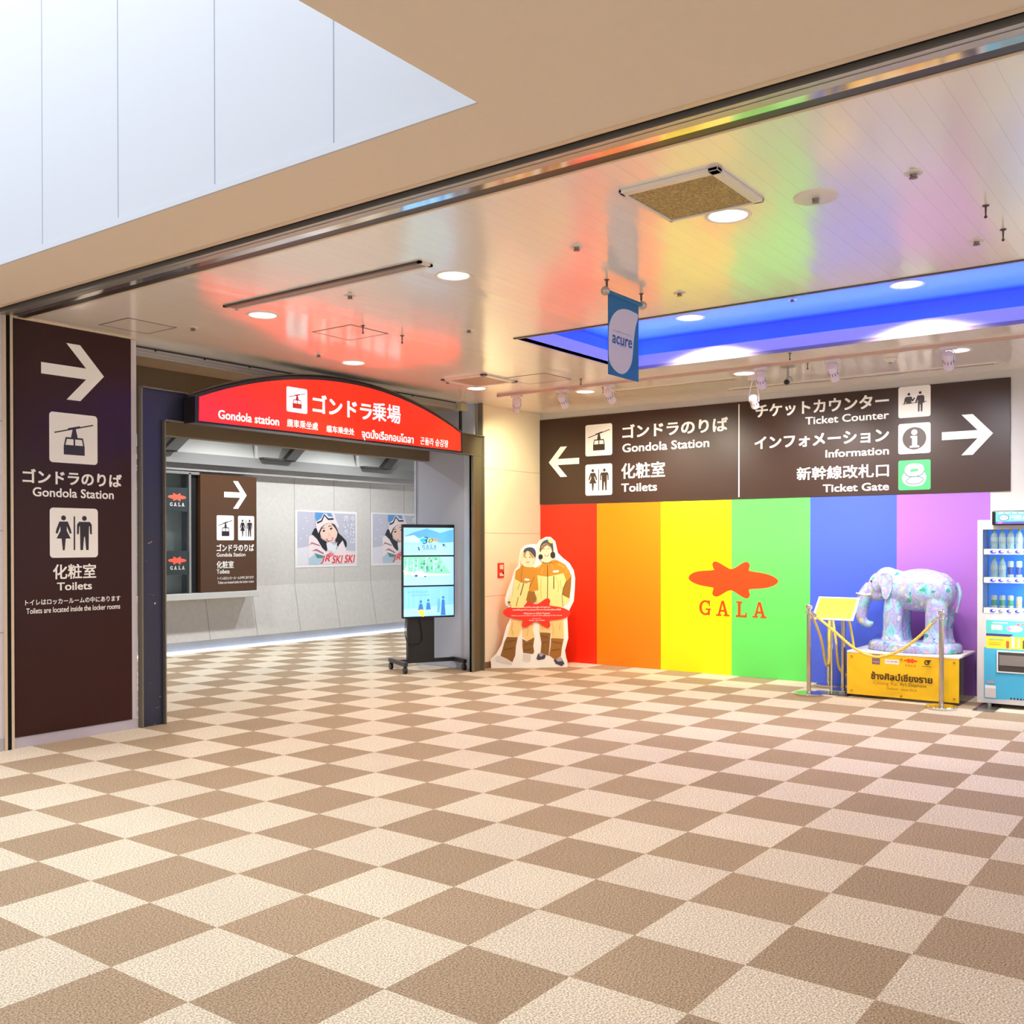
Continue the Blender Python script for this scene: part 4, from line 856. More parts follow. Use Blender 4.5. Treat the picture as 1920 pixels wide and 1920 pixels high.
pl = MB().prism(FPl, spline([((lf[0]+rg[0])/2+x*hw, ce[1]+y*hw*1.16) for x, y in LOGO], True, 4), -.012, 0, PR).build('plaque', t); pl['label'] = 'red star shaped plaque across the couple'
p = Print(FPl)
def tq(s_, x0, x1, y0, y1, m_=SIGNWHITE, **k):
    a = FPl.px(920+x0/Zs, 1000+y1/Zs); c = FPl.px(920+x1/Zs, 1000+y0/Zs); p.text(s_, a[0], a[1], c[0], c[1], m_, **k)
tq('ยินดีต้อนรับสู่กาล่ายูซาวะ', 445, 830, 1008, 1038, bold=.03); tq('ขอให้ทุกท่านสนุกกับการเล่นหิมะที่นี่', 305, 970, 1042, 1076, bold=.03)
tq('Welcome to GALA Yuzawa!', 455, 820, 1094, 1120, bold=.02); tq('Wish everyone have a good time playing in the snow!', 285, 985, 1126, 1152, bold=.02); tq('GALA', 570, 700, 1174, 1186, bold=.01); tq('Yuzawa  snow resort', 525, 750, 1194, 1212, bold=.02)
p.build('lettering', pl)

# ------------------------------------------------------------------ elephant on its stand
BX0, BX1, BY0, BY1 = 8.63, 9.38, -.60, -1.735
t = thing('display_plinth', 'clear acrylic display stand with yellow front panel under the elephant', 'display stand', (9.0, -1.17, 0))
b = MB(); b.box((BX0-.012, BY1, .478), (BX1, BY0, .50), mat((250, 248, 246), .3)); b.build('top_board', t, 0, .003)
FR = FX(BX0-.008)
b = MB(); b.box((BX0-.008, BY1, .03), (BX0, BY0, .478), mat((255, 206, 22), .3)); o = b.build('front_panel', t); o['label'] = 'yellow front panel'
o = MB().box((BX0, BY1, .002), (BX1, BY1+.008, .478), ACRYL).build('side_panel', t); o = MB().box((BX0, BY0-.008, .002), (BX1, BY0, .478), ACRYL).build('side_panel', t); MB().box((BX1-.008, BY1+.008, .002), (BX1, BY0-.008, .478), ACRYL).build('back_panel', t)
MB().box((8.93, BY1+.06, .002), (9.12, BY0-.06, .478), mat((236, 226, 196), .5)).build('inner_support', t)
for y, z in ((-.65, .44), (-.65, .07), (-1.17, .44), (-1.17, .05), (-1.69, .44), (-1.69, .07)):
    MB().cyl((BX0-.008, y, z), (BX0-.02, y, z), .012, None, mat((214, 176, 70), .25, metal=.8), 10).build('standoff', t, 40)
p = Print(FR, .001)
def rp(x, y): return FR.px(1620+x/13.71, 1220+y/13.71)
def rt(s_, x0, x1, y0, y1, m_, sl=0, **k):
    a = rp(x0, y1); c = rp(x1, y1); d = rp(x0, y0); p.text(s_, a[0], a[1], c[0], d[1], m_, **k)
INK = mat((78, 46, 20), .5); INK2 = mat((176, 130, 20), .5); MAUVE = mat((140, 104, 110), .5)
def rbox(x0, x1, y0, y1, m_):
    a = rp(x0, y1); c = rp(x1, y0); d = rp(x0, y0); p.rect(a[0], a[1], c[0], d[1], m_)
rbox(205, 410, 90, 345, MAUVE); rt('Thailand', 225, 385, 262, 290, SIGNWHITE, bold=.01); rbox(535, 900, 215, 335, mat((252, 246, 240), .5))
rt('CO', 565, 660, 250, 285, mat((200, 110, 120), .5), bold=.02); rt('HUB', 680, 860, 262, 295, mat((90, 90, 130), .5), bold=.02)
a = rp(1200, 262); e_ = rp(1025, 262); logo(p, a[0], a[1], a[0]-e_[0], mat((250, 84, 20), .5), .95)
a = rp(1062, 398); c = rp(1335, 398); d = rp(1062, 345); serif_word(p, a[0], a[1], c[0], d[1], mat((190, 96, 16), .5))
# streaked letter G emblem
cu, cv = rp(1620, 305); rr = abs(rp(1690, 305)[0]-cu); outs = [(cu+rr*math.cos(math.radians(60+i*18)), cv+rr*math.sin(math.radians(60+i*18))) for i in range(17)]; ins = [(cu+rr*.62*math.cos(math.radians(60+i*18)), cv+rr*.62*math.sin(math.radians(60+i*18))) for i in range(17)]
p.poly(outs+ins[::-1], INK); p.poly([(cu, cv+.1*rr), (cu+.95*rr, cv+.1*rr), (cu+.7*rr, cv-.5*rr), (cu+.5*rr, cv-.2*rr), (cu, cv-.12*rr)], INK)
for k in range(3): p.poly([(cu-.1*rr, cv+(.95-.25*k)*rr), (cu+1.8*rr-.25*k*rr, cv+(1.0-.3*k)*rr), (cu+1.2*rr-.2*k*rr, cv+(.62-.3*k)*rr), (cu, cv+(.75-.25*k)*rr)], INK)
rbox(1490, 1740, 392, 412, INK2)
rt('ช้างศิลป์เชียงราย', 185, 1760, 525, 725, INK, bold=.035)
rt('Chiang Rai', 240, 860, 765, 880, INK2, bold=.0); rt('Art Elephant', 920, 1610, 815, 925, INK, bold=.0)
rt('Thailand - since 2010', 565, 1360, 935, 985, INK2, bold=.02)
p.build('lettering', t)

EX = 9.0; EL = elephant_material()
te = thing('elephant_statue', 'pastel painted elephant statue standing on an oval base', 'statue', (EX, -1.19, .5))
def capsule(mb, pts, radii, m, seg=16):
    P = [Vector(q_) for q_ in pts]; mb.tube(pts, 0, m, seg, radii); mb.ball(tuple(P[0]), radii[0], m, seg, 10); mb.ball(tuple(P[-1]), radii[-1], m, seg, 10)
b = MB()
b.ball((EX, -1.27, 1.155), 1, EL, 28, 18, (.215, .36, .235)); b.ball((EX, -1.47, 1.15), 1, EL, 24, 16, (.205, .165, .20)); b.ball((EX, -1.07, 1.16), 1, EL, 24, 16, (.20, .17, .20))
b.ball((EX, -.92, 1.24), 1, EL, 24, 16, (.145, .145, .165)); b.ball((EX, -.83, 1.20), 1, EL, 24, 16, (.115, .115, .145)); b.ball((EX, -.83, 1.09), 1, EL, 20, 14, (.09, .10, .07)); b.ball((EX, -1.0, 1.2), 1, EL, 20, 14, (.16, .16, .18))
trunk = spline([(EX, -.76, 1.17), (EX, -.69, 1.09), (EX, -.655, 1.0), (EX, -.638, .90), (EX, -.645, .82), (EX, -.68, .775), (EX, -.72, .765), (EX, -.752, .775)], False, 4)
b.tube(trunk, 0, EL, 16, [.095-.066*i/(len(trunk)-1) for i in range(len(trunk))]); b.ball(trunk[-1], .03, EL, 10, 8)
for dx, y0, y1, r0, r1 in ((.09, -1.06, -1.04, .10, .105), (-.09, -1.01, -1.0, .105, .105), (.09, -1.49, -1.47, .11, .105), (-.095, -1.46, -1.44, .115, .11)):
    leg = [(EX+dx, y0, 1.05), (EX+dx, (y0+y1)/2, .9), (EX+dx, y1, .74), (EX+dx, y1, .60)]; b.tube(leg, 0, EL, 18, [r0*.9, r0*1.0, r1*.95, r1*1.12])
    b.ball((EX+dx, y1, .60), r1*1.25, EL, 16, 10, (1, 1, .6))
body = b.build('body', te, 180)
md = body.modifiers.new('merge', 'REMESH'); md.mode = 'VOXEL'; md.voxel_size = .013; md.use_smooth_shade = True
sm = body.modifiers.new('soften', 'SMOOTH'); sm.factor = .7; sm.iterations = 8
b = MB(); prof = [(0, .50), (.96, .50), (1.0, .515), (1.0, .56), (.97, .59), (.90, .605), (.6, .612), (0, .612)]; vs = []; fs = []; seg = 48
for r, z in prof: vs += [(EX+max(r, .001)*.33*math.cos(2*math.pi*i/seg), -1.205+max(r, .001)*.482*math.sin(2*math.pi*i/seg), z) for i in range(seg)]
for j in range(len(prof)-1): fs += [(j*seg+i, j*seg+(i+1) % seg, (j+1)*seg+(i+1) % seg, (j+1)*seg+i) for i in range(seg)]
b.add(vs, fs, EL); b.build('oval_base', te, 50)
for sx in (-1, 1):
    FE = Frame((EX+sx*.178, -.93, 1.2), (0, -1, .0), (-sx*.10, 0, 1))
    pts = [(-.035, .12), (.03, .145), (.08, .10), (.095, .0), (.07, -.09), (.035, -.145), (.0, -.12), (-.02, -.04), (-.045, .03)]
    o = MB().prism(FE, spline(pts, True, 4), -.018, .018, EL).build('ear', te, 40, .01)
    ea = EX+sx*.06; o = MB().tube(spline([(ea, -.76, 1.105), (ea+sx*.012, -.69, 1.095), (ea+sx*.012, -.60, 1.11)], False, 5), 0, mat((244, 240, 228), .3), 12, [.026-.020*i/10 for i in range(11)]).build('tusk', te, 60)
    MB().ball((EX+sx*.105, -.775, 1.245), .011, mat((70, 60, 66), .2), 10, 8).build('eye', te, 60)
MB().tube(spline([(EX, -1.63, 1.24), (EX-.01, -1.665, 1.15), (EX-.02, -1.655, 1.02), (EX-.02, -1.63, .93)], False, 5), 0, EL, 10, [.024-.012*i/15 for i in range(16)]).build('tail', te, 60)

# tilted notice board
FNb = Frame((8.54, -.235, .83), (0, -1, 0), (1.0, 0, 1))
t = thing('notice_board', 'tilted yellow notice board in a white frame behind the rope', 'notice board', (8.66, -.45, 0))
cs_ = [FNb.px(1480+x/8.35, 1100+y/8.35) for x, y in ((430, 165), (1110, 205), (970, 550), (350, 495))]
Wn = .455; Hn = .335; Sk = 0
MB().fbox(FNb, 0, 0, Wn, Hn, -.012, 0, mat((250, 248, 240), .4)).build('frame', t, 0, .003)
p = Print(FNb); p.rect(.025, .02, Wn-.025, Hn-.02, mat((252, 226, 70), .25)); 
for k in range(5): p.rect(.05, .06+k*.034, Wn-.06, .063+k*.034, mat((240, 206, 60), .3))
p.build('notice_sheet', t)
MB().cyl((8.66, -.42, .01), (8.66, -.42, .93), .013, None, CHROME, 14).build('leg', t, 40)
MB().box((8.58, -.62, .002), (8.82, -.22, .012), ACRYL).build('base_plate', t)

# rope posts
def rope_post(x, y, label):
    t = thing('rope_post', label, 'rope barrier post', (x, y, 0), 0, 'chrome posts round the elephant')
    MB().lathe((x, y, 0), [(1e-4, .001), (.15, .001), (.152, .004), (.152, .022), (.146, .028), (.04, .034), (1e-4, .034)], CHROME, 40).build('base', t, 40)
    MB().cyl((x, y, .02), (x, y, .90), .0235, None, mat((206, 196, 186), .14, metal=1), 20).build('pole', t, 40)
    MB().lathe((x, y, .90), [(.021, 0), (.034, .003), (.034, .018), (.02, .026), (.018, .036)], CHROME, 20).build('collar', t, 40)
    MB().ball((x, y, .966), .036, CHROME, 20, 12).build('knob', t, 60)
    b = MB()
    for k in range(4):
        a = math.pi*k/2; b.tube([(x+.03*math.cos(a), y+.03*math.sin(a), .915), (x+.05*math.cos(a), y+.05*math.sin(a), .915), (x+.05*math.cos(a), y+.05*math.sin(a), .895)], .005, CHROME, 6)
    b.build('hook', t, 40)
    return t
rope_post(8.45, -.24, 'chrome rope post beside the left edge of the yellow notice board')
rope_post(8.37, -1.625, 'chrome rope post in front of the yellow panel, right end')
rope_post(9.22, -.20, 'chrome rope post behind the notice board nearest the blue wall')
rope_post(8.90, -.47, 'chrome rope post hidden by the notice board next to plinth')
def rope(pts, label, r=.016):
    path = [Vector(q_) for q_ in spline(pts, False, 14)]
    # even spacing
    L = [0]
    for a, c in zip(path, path[1:]): L.append(L[-1]+(c-a).length)
    n = max(24, int(L[-1]/.012)); P = []
    for i in range(n+1):
        d = L[-1]*i/n; k = min(next((j for j in range(1, len(L)) if L[j] >= d-1e-9), len(L)-1), len(L)-1); f = (d-L[k-1])/max(L[k]-L[k-1], 1e-9); P.append(path[k-1].lerp(path[k], f))
    t = thing('barrier_rope', label, 'rope', pts[0], 0, 'yellow ropes between the posts')
    YL = mat((255, 224, 104), .5); b = MB(); ref = None
    frames = []
    for i, q_ in enumerate(P):
        d = (P[min(i+1, n)]-P[max(i-1, 0)]).normalized()
        if ref is None: ref = d.orthogonal().normalized()
        ref = (ref-d*ref.dot(d)).normalized(); frames.append((d, ref.copy(), d.cross(ref)))
    for s_ in range(3):
        b.tube([P[i]+(frames[i][1]*math.cos(i*.75+s_*2.094)+frames[i][2]*math.sin(i*.75+s_*2.094))*r*.5 for i in range(n+1)], r*.56, YL, 6)
    b.build('braid', t, 60)
    for i, j in ((0, 4), (n, n-4)): MB().cyl(P[i], P[j], r*1.15, None, CHROME, 12).build('ferrule', t, 40)
    return t
rope([(8.43, -.29, .895), (8.42, -.50, .74), (8.40, -.75, .55), (8.39, -.97, .475), (8.37, -1.2, .545), (8.36, -1.40, .70), (8.36, -1.575, .895)], 'yellow rope sagging in front of the elephant between two front posts')
rope([(8.48, -.255, .895), (8.65, -.30, .62), (8.80, -.30, .34), (8.86, -.305, .29), (8.95, -.30, .34), (9.08, -.25, .62), (9.19, -.22, .895)], 'yellow rope hanging in a deep V left of notice board leg', .014)
rope([(9.18, -.24, .895), (9.07, -.33, .55), (8.98, -.40, .25), (8.98, -.52, .17), (8.95, -.60, .19), (8.92, -.58, .5), (8.91, -.515, .895)], 'yellow rope looping low beside the display stand under the notice board', .014)

# ------------------------------------------------------------------ vending machine
VX, VY0, VY1 = 8.73, -1.884, -2.98
t = thing('vending_machine', 'white and blue drinks vending machine at the right picture edge', 'vending machine', (9.07, -2.43, 0))
VW = mat((204, 202, 198), .3); VB = mat((70, 178, 216), .3)
WZ0, WZ1, WY0, WY1 = .955, 1.815, -1.945, -2.90
b = MB(); b.box((VX, VY1, .045), (9.40, VY1+.05, 1.897), VW); b.box((VX, VY0-.05, .045), (9.40, VY0, 1.897), VW); b.box((VX, VY1+.05, 1.80), (9.40, VY0-.05, 1.897), VW); b.box((VX, VY1+.05, .045), (9.40, VY0-.05, .955), VW); b.box((9.0, VY1+.05, .955), (9.40, VY0-.05, 1.80), VW)
cabn = b.build('cabinet', t)
FV = FX(VX)
MB().box((8.965, WY1, WZ0), (9.0, WY0, 1.80), mat((36, 120, 230), .4, emit=.45)).build('display_back', t)
for zz in (.955, 1.262, 1.548):
    MB().box((VX-.004, WY1, zz), (8.965, WY0, zz+.055), mat((226, 228, 230), .4)).build('shelf', t)
for zz, n in ((.955, 5), (1.262, 5), (1.548, 5)):
    for k in range(n):
        y = -2.03-k*.0755; bt = MB(); bt.prism(FV, [(-y+.027*math.cos(a_*math.pi/8), zz+.027+.016*math.sin(a_*math.pi/8)) for a_ in range(16)], .004, .012, mat((50, 62, 210) if (k+int(zz*100)) % 4 else (120, 120, 150), .3)); bt.prism(FV, [(-y+.010+.014*math.cos(a_*math.pi/6), zz+.029+.009*math.sin(a_*math.pi/6)) for a_ in range(12)], .012, .014, WHITE); bt.build('button', t)
MB().box((VX-.002, WY1, WZ0+.05), (VX+.002, WY0, 1.80), PANE).build('window_glass', t)
for zz in (1.79, 1.535, 1.25): lamp('vending_tube', 'AREA', (8.75, -2.42, zz), 8, (.9, .97, 1), t, target=(8.86, -2.42, zz-.2), shape='RECTANGLE', size=.03, size_y=.9)
p = Print(FV); a = FV.px(1849, 1162); c = FV.px(1849, 1215); VU0 = a[0]; 
p.rect(VU0, c[1], VU0+.85, a[1], mat((90, 196, 186), .3)); p.rect(VU0, c[1], VU0+.85, c[1]+.125, mat((248, 226, 60), .3)); p.poly([(VU0, c[1]+.125), (VU0+.22, c[1]+.125), (VU0+.25, c[1]+.15), (VU0, c[1]+.15)], mat((60, 60, 140), .3))
p.rect(VU0+.05, c[1]+.19, VU0+.15, c[1]+.24, WHITE); p.rect(VU0+.06, c[1]+.255, VU0+.20, c[1]+.268, mat((190, 226, 246), .4)); p.ell(VU0+.26, c[1]+.205, .075, .035, mat((176, 190, 240), .4)); p.ell(VU0+.21, c[1]+.205, .02, .022, mat((240, 150, 200), .4)); p.ell(VU0+.295, c[1]+.25, .016, .016, mat((236, 110, 130), .4)); p.rect(VU0+.32, c[1]+.248, VU0+.50, c[1]+.262, mat((240, 110, 110), .4)); p.rect(VU0+.36, c[1]+.17, VU0+.40, c[1]+.21, WHITE)
for k, (cl, hh) in enumerate((((200, 90, 60), .07), ((246, 244, 236), .11), ((220, 226, 150), .10), ((90, 80, 60), .085), ((226, 150, 90), .07))): p.rect(VU0+.185+k*.05, c[1]+.012, VU0+.212+k*.05, c[1]+.012+hh, mat(cl, .4), .008)
p.rect(VU0+.03, c[1]+.09, VU0+.16, c[1]+.10, mat((140, 190, 150), .4)); p.rect(VU0+.03, c[1]+.04, VU0+.14, c[1]+.046, mat((200, 170, 40), .4)); p.rect(VU0+.03, c[1]+.06, VU0+.14, c[1]+.066, mat((200, 170, 40), .4))
p.build('advert_panel', t)
p = Print(FV, .001); a = FV.px(1845, 1213); c = FV.px(1845, 1309)
p.poly([(a[0], c[1]), (a[0]+.12, c[1]-.002), (a[0]+.28, c[1]+.012), (a[0]+.385, c[1]+.012), (a[0]+.41, c[1]+.05), (a[0]+.43, c[1]+.11), (a[0]+.9, c[1]+.11), (a[0]+.9, a[1]), (a[0], a[1])], VB)
o = p.build('lower_panel', t)
a = FV.px(1872, 1222); c = FV.px(1872, 1258)
b = MB(); b.fbox(FV, a[0]-.012, c[1]-.012, a[0]+.62, a[1]+.012, 0, .012, WHITE); b.fbox(FV, a[0], c[1], a[0]+.61, a[1], .012, .0135, mat((66, 60, 58), .2)); b.fbox(FV, a[0]+.01, c[1]+.06, a[0]+.60, a[1]-.03, .0135, .018, mat((130, 124, 118), .15)); b.build('dispensing_flap', t)
p = Print(FV, .003); a = FV.px(1847, 1284); c = FV.px(1847, 1307); p.rect(a[0], c[1], a[0]+.10, a[1]-.03, mat((216, 208, 200), .5)); p.rect(a[0], a[1]-.03, a[0]+.10, a[1], WHITE); p.rect(a[0]+.015, a[1]+.02, a[0]+.085, a[1]+.05, mat((160, 158, 158), .4)); p.build('stickers', t)
b = MB()
for k in range(24): b.fbox(FV, 2.19+k*.03, .098, 2.205+k*.03, .116, 0, .002, DARK)
b.build('vent_slots', t)
for y in (VY0-.10, VY1+.10): MB().cyl((8.80, y, .006), (8.80, y, .05), .025, None, ALU, 14).build('foot', t, 40)
MB().box((8.42, -2.10, .001), (8.86, -1.90, .008), mat((176, 172, 162), .2, metal=.9)).build('floor_plate', t)
FTp = FX(VX-.03); a = FTp.px(1860.5, 958); c = FTp.px(1860.5, 985)
tp = thing('topper_display', 'black framed advert display on top of the vending machine', 'advert display', (VX-.01, -a[0]-.4, c[1]))
MB().fbox(FTp, a[0], c[1], a[0]+.86, a[1], -.025, .02, BLACK).build('case', tp, 0, .012)
p = Print(FTp, .021); u0, v0, hh = a[0]+.035, c[1]+.012, a[1]-c[1]-.024; TE = mat((96, 206, 206), .3, emit=.4)
p.rect(u0, v0, u0+.79, v0+hh, TE); p.rect(u0, v0, u0+.79, v0+.2*hh, mat((100, 90, 170), .3, emit=.3)); p.ell(u0+.075, v0+.52*hh, .048, .032, mat((40, 76, 130), .3)); p.ell(u0+.075, v0+.52*hh, .042, .026, WHITE); p.text('acure', u0+.045, v0+.48*hh, u0+.105, v0+.6*hh, mat((40, 76, 130), .3), bold=.01)
p.text('円飲みもの', u0+.13, v0+.32*hh, u0+.40, v0+.74*hh, mat((250, 232, 244), .3, emit=.3), bold=.02); p.rect(u0+.02, v0+.05*hh, u0+.06, v0+.15*hh, mat((246, 140, 200), .3)); p.rect(u0+0.030, v0+.84*hh, u0+0.070, v0+.95*hh, WHITE); p.rect(u0+0.090, v0+.84*hh, u0+0.130, v0+.95*hh, WHITE); p.rect(u0+0.150, v0+.84*hh, u0+0.190, v0+.95*hh, WHITE); p.rect(u0+0.210, v0+.84*hh, u0+0.250, v0+.95*hh, WHITE); p.rect(u0+0.270, v0+.84*hh, u0+0.310, v0+.95*hh, WHITE); p.build('advert_picture', tp)

def bottle(x, y, z, label):
    t = thing('water_bottle', label, 'bottle', (x, y, z), 0, 'bottles in the vending machine')
    MB().lathe((x, y, z), [(1e-4, 0), (.032, 0), (.034, .01), (.033, .06), (.034, .12), (.029, .15), (.014, .175), (.013, .185)], mat((206, 232, 248), .15, spec=.6), 18).build('bottle_body', t, 40)
    MB().lathe((x, y, z), [(.0345, .045), (.0352, .046), (.0352, .118), (.0345, .119)], mat((228, 242, 250), .4), 18).build('bottle_label', t, 40)
    MB().lathe((x, y, z), [(.0354, .05), (.0355, .07), (.0354, .078)], mat((90, 160, 214), .4), 10).build('label_print', t, 40)
    MB().lathe((x, y, z), [(.0135, .183), (.0145, .185), (.0145, .202), (1e-4, .203)], mat((160, 208, 96), .4), 14).build('cap', t, 40)
    return t
def can(x, y, z, h, c1, c2, label, kind):
    t = thing(kind, label, 'can', (x, y, z), 0, 'cans in the vending machine')
    MB().lathe((x, y, z), [(1e-4, 0), (.026, .0), (.029, .006), (.029, h-.012), (.025, h), (1e-4, h)], mat(c1, .3), 18).build('can_body', t, 40)
    MB().lathe((x, y, z), [(.0292, h*.18), (.0294, h*.19), (.0294, h*.62), (.0292, h*.63)], mat(c2, .35), 18).build('can_print', t, 40)
    return t
ordn = ['first', 'second', 'third', 'fourth', 'fifth']
for k in range(5): bottle(8.79, -2.03-k*.0755, 1.603, ordn[k]+' clear bottle from the left on the top shelf of the vending machine')
for k in range(2): bottle(8.79, -2.03-k*.0755, 1.317, ordn[k]+' clear bottle from the left on the middle shelf of the vending machine')
for k in range(3): can(8.79, -2.03-(k+2)*.0755, 1.317, .165, (214, 226, 246), (70, 88, 190), ordn[k]+' blue and white tall can from the left on the middle shelf', 'tall_can')
for k in range(3): can(8.79, -2.03-k*.0755, 1.010, .125, (226, 226, 232), (90, 180, 150), ordn[k]+' green and white can from the left on the bottom shelf', 'green_can')
for k in range(2): can(8.79, -2.03-(k+3)*.0755, 1.010, .115, (206, 214, 244), (226, 196, 150), ordn[k]+' pale cream and lilac can right of the green cans', 'pale_can')

# ------------------------------------------------------------------ hanging banner
FBn = FY(-.48); t = thing('hanging_banner', 'blue hanging banner with white pill shape under the ceiling', 'banner', (4.03, -.48, 3.43))
TEAL = mat((22, 104, 160), .6); CL = mat((206, 200, 214), .6)
xl, xr, zt, zb = 3.812, 4.242, 3.428, 2.853
o = MB().box((xl, -.482, zb), (xr, -.478, zt), TEAL).build('cloth', t)
MB().cyl((3.775, -.48, zt), (4.305, -.48, zt), .016, None, mat((30, 110, 160), .5), 14).build('rod', t, 40)
for x in (3.775, 4.305): MB().ball((x, -.48, zt), .032, mat((190, 176, 166), .3, metal=.7), 16, 10).build('finial', t, 60)
for x in (3.795, 4.285):
    b = MB(); b.cyl((x, -.48, zt+.014), (x, -.48, ZC), .004, None, mat((110, 90, 80), .4), 8); b.cyl((x, -.48, ZC-.05), (x, -.48, ZC-.004), .008, None, mat((90, 70, 64), .4), 8); b.cyl((x, -.48, ZC-.004), (x, -.48, ZC), .018, None, mat((90, 70, 64), .4), 12); b.build('hanger', t, 40)
FBn = FY(-.4822); p = Print(FBn, .0005)
Qb = lambda pts: [FBn.px(1100+x/8.729, 510+y/8.727) for x, y in pts]
p.poly(Qb([(362, 950), (372, 850), (415, 730), (490, 640), (580, 607), (680, 618), (770, 660), (842, 716), (800, 900), (770, 1120), (755, 1330), (735, 1480), (690, 1590), (630, 1655), (560, 1668), (480, 1625), (410, 1540), (365, 1430), (358, 1200)]), CL, 3)
a = Qb([(415, 1155)])[0]; c = Qb([(742, 1165)])[0]; d = Qb([(415, 1015)])[0]; AB = mat((26, 84, 150), .5)
p.text('acure', a[0], a[1]+.0, c[0], d[1], AB, bold=.03, shear=.08); a = Qb([(425, 960)])[0]; c = Qb([(740, 1000)])[0]; d = Qb([(425, 935)])[0]; p.text('いつも新鮮うれしいおいしさ。', a[0], a[1], c[0], d[1], AB, bold=0); a = Qb([(535, 1222)])[0]; c = Qb([(635, 1240)])[0]; d = Qb([(535, 1192)])[0]; p.text('アキュア', a[0], a[1], c[0], d[1], AB, bold=0)
p.build('emblem', t)

# ------------------------------------------------------------------ ceiling fittings
CW = mat((226, 218, 210), .35)
t = thing('air_grille', 'large square air grille with brown mesh in the ceiling', 'air vent', (2.6, -1.72, ZC))
b = MB(); x0, x1, y0, y1 = 2.32, 2.90, -2.0, -1.44
for a, c in (((x0, y0, ZC-.02), (x0+.055, y1, ZC)), ((x1-.02, y0, ZC-.02), (x1, y1, ZC)), ((x0, y0, ZC-.02), (x1, y0+.055, ZC)), ((x0, y1-.02, ZC-.02), (x1, y1, ZC))): b.box(a, c, CW)
b.build('frame', t, 0, .004); MB().box((x0+.05, y0+.05, ZC-.012), (x1-.015, y1-.015, ZC-.002), mesh_grille_material()).build('mesh_panel', t)
t = thing('ceiling_vent', 'small square ceiling vent near the corner above the red sign end', 'air vent', (6.6, 2.86, ZC))
b = MB(); x0, x1, y0, y1 = 6.28, 6.90, 2.57, 3.19
for a, c in (((x0, y0, ZC-.02), (x0+.06, y1, ZC)), ((x1-.06, y0, ZC-.02), (x1, y1, ZC)), ((x0, y0, ZC-.02), (x1, y0+.06, ZC)), ((x0, y1-.06, ZC-.02), (x1, y1, ZC))): b.box(a, c, CW)
b.build('frame', t, 0, .004); MB().box((x0+.05, y0+.05, ZC-.008), (x1-.05, y1-.05, ZC-.001), mat((176, 150, 130), .5)).build('mesh_panel', t)
t = thing('slot_diffuser', 'long narrow slot air diffuser set in the reflective ceiling', 'air vent', (2.72, 1.25, ZC))
b = MB(); b.box((2.655, .25, ZC-.014), (2.68, 2.29, ZC), mat((70, 60, 56), .4)); b.box((2.76, .25, ZC-.014), (2.785, 2.29, ZC), CW); b.box((2.655, .25, ZC-.014), (2.785, .275, ZC), CW); b.box((2.655, 2.265, ZC-.014), (2.785, 2.29, ZC), CW); b.build('frame', t)
MB().box((2.68, .275, ZC-.008), (2.76, 2.265, ZC), mat((150, 132, 112), .4)).build('blade', t)
def hatch(x0, x1, y0, y1, label):
    t = thing('access_hatch', label, 'ceiling hatch', ((x0+x1)/2, (y0+y1)/2, ZC), 0, 'access hatches in the plank ceiling')
    g_ = mat((120, 104, 98), .4); b = MB()
    for a, c in (((x0, y0), (x0+.012, y1)), ((x1-.012, y0), (x1, y1)), ((x0, y0), (x1, y0+.012)), ((x0, y1-.012), (x1, y1))): b.box((*a, ZC-.003), (*c, ZC), g_)
    b.build('frame', t)
    MB().box((x0+.012, y0+.012, ZC-.002), (x1-.012, y1-.012, ZC), PLANK).build('panel', t)
hatch(2.45, 2.91, 3.25, 3.68, 'square ceiling hatch outline above the brown arrow sign')
hatch(3.72, 4.17, 1.98, 2.46, 'square ceiling hatch outline in the red reflection above the arched sign')
hatch(6.65, 7.17, 2.02, 2.60, 'faint square ceiling hatch between corner vent and spotlight rail')
t = thing('sprinkler_cover', 'round flat white cover plate with centre nozzle beside the air grille', 'ceiling plate', (3.04, -2.23, ZC))
MB().lathe((3.04, -2.23, ZC), [(.115, 0), (.115, -.008), (.10, -.010), (1e-4, -.010)], CW, 36).build('plate', t, 40)
MB().lathe((3.04, -2.23, ZC-.01), [(.018, 0), (.014, -.015), (.022, -.02), (1e-4, -.022)], mat((120, 104, 96), .3, metal=.6), 12).build('nozzle', t, 40)
def sprinkler(x, y, z, label, r=.03):
    t = thing('sprinkler', label, 'sprinkler', (x, y, z), 0, 'small sprinkler heads in the ceiling')
    MB().lathe((x, y, z), [(r*1.5, 0), (r*1.5, -.003), (r*.6, -.006)], CW, 16).build('flange', t, 40)
    MB().lathe((x, y, z-.004), [(r*.55, 0), (r*.45, -.014), (r*.7, -.018), (r*.7, -.021), (1e-4, -.023)], mat((120, 104, 96), .3, metal=.6), 12).build('nozzle', t, 40)
for x, y, lab in ((3.02, -.73, 'sprinkler head in orange reflection left of the air grille'), (3.0, 3.15, 'sprinkler head right of the hatch over the brown arrow sign'), (4.47, 3.20, 'sprinkler head left of the downlight over the red sign'), (3.0, -2.74, 'sprinkler head in the pink reflection right of round cover plate'),
                  (4.39, -2.75, 'sprinkler head just above the right end of the blue recess'), (6.45, 3.23, 'sprinkler head left of the small corner vent'), (4.48, 1.32, 'sprinkler head right of the red reflection, before the recess'), (3.03, 1.28, 'sprinkler head just below the slot diffuser'),
                  (4.43, -.72, 'sprinkler head between hanging banner and blue recess edge')): sprinkler(x, y, ZC, lab)
sprinkler(6.5, -.79, 3.86, 'sprinkler head inside the blue ceiling recess')
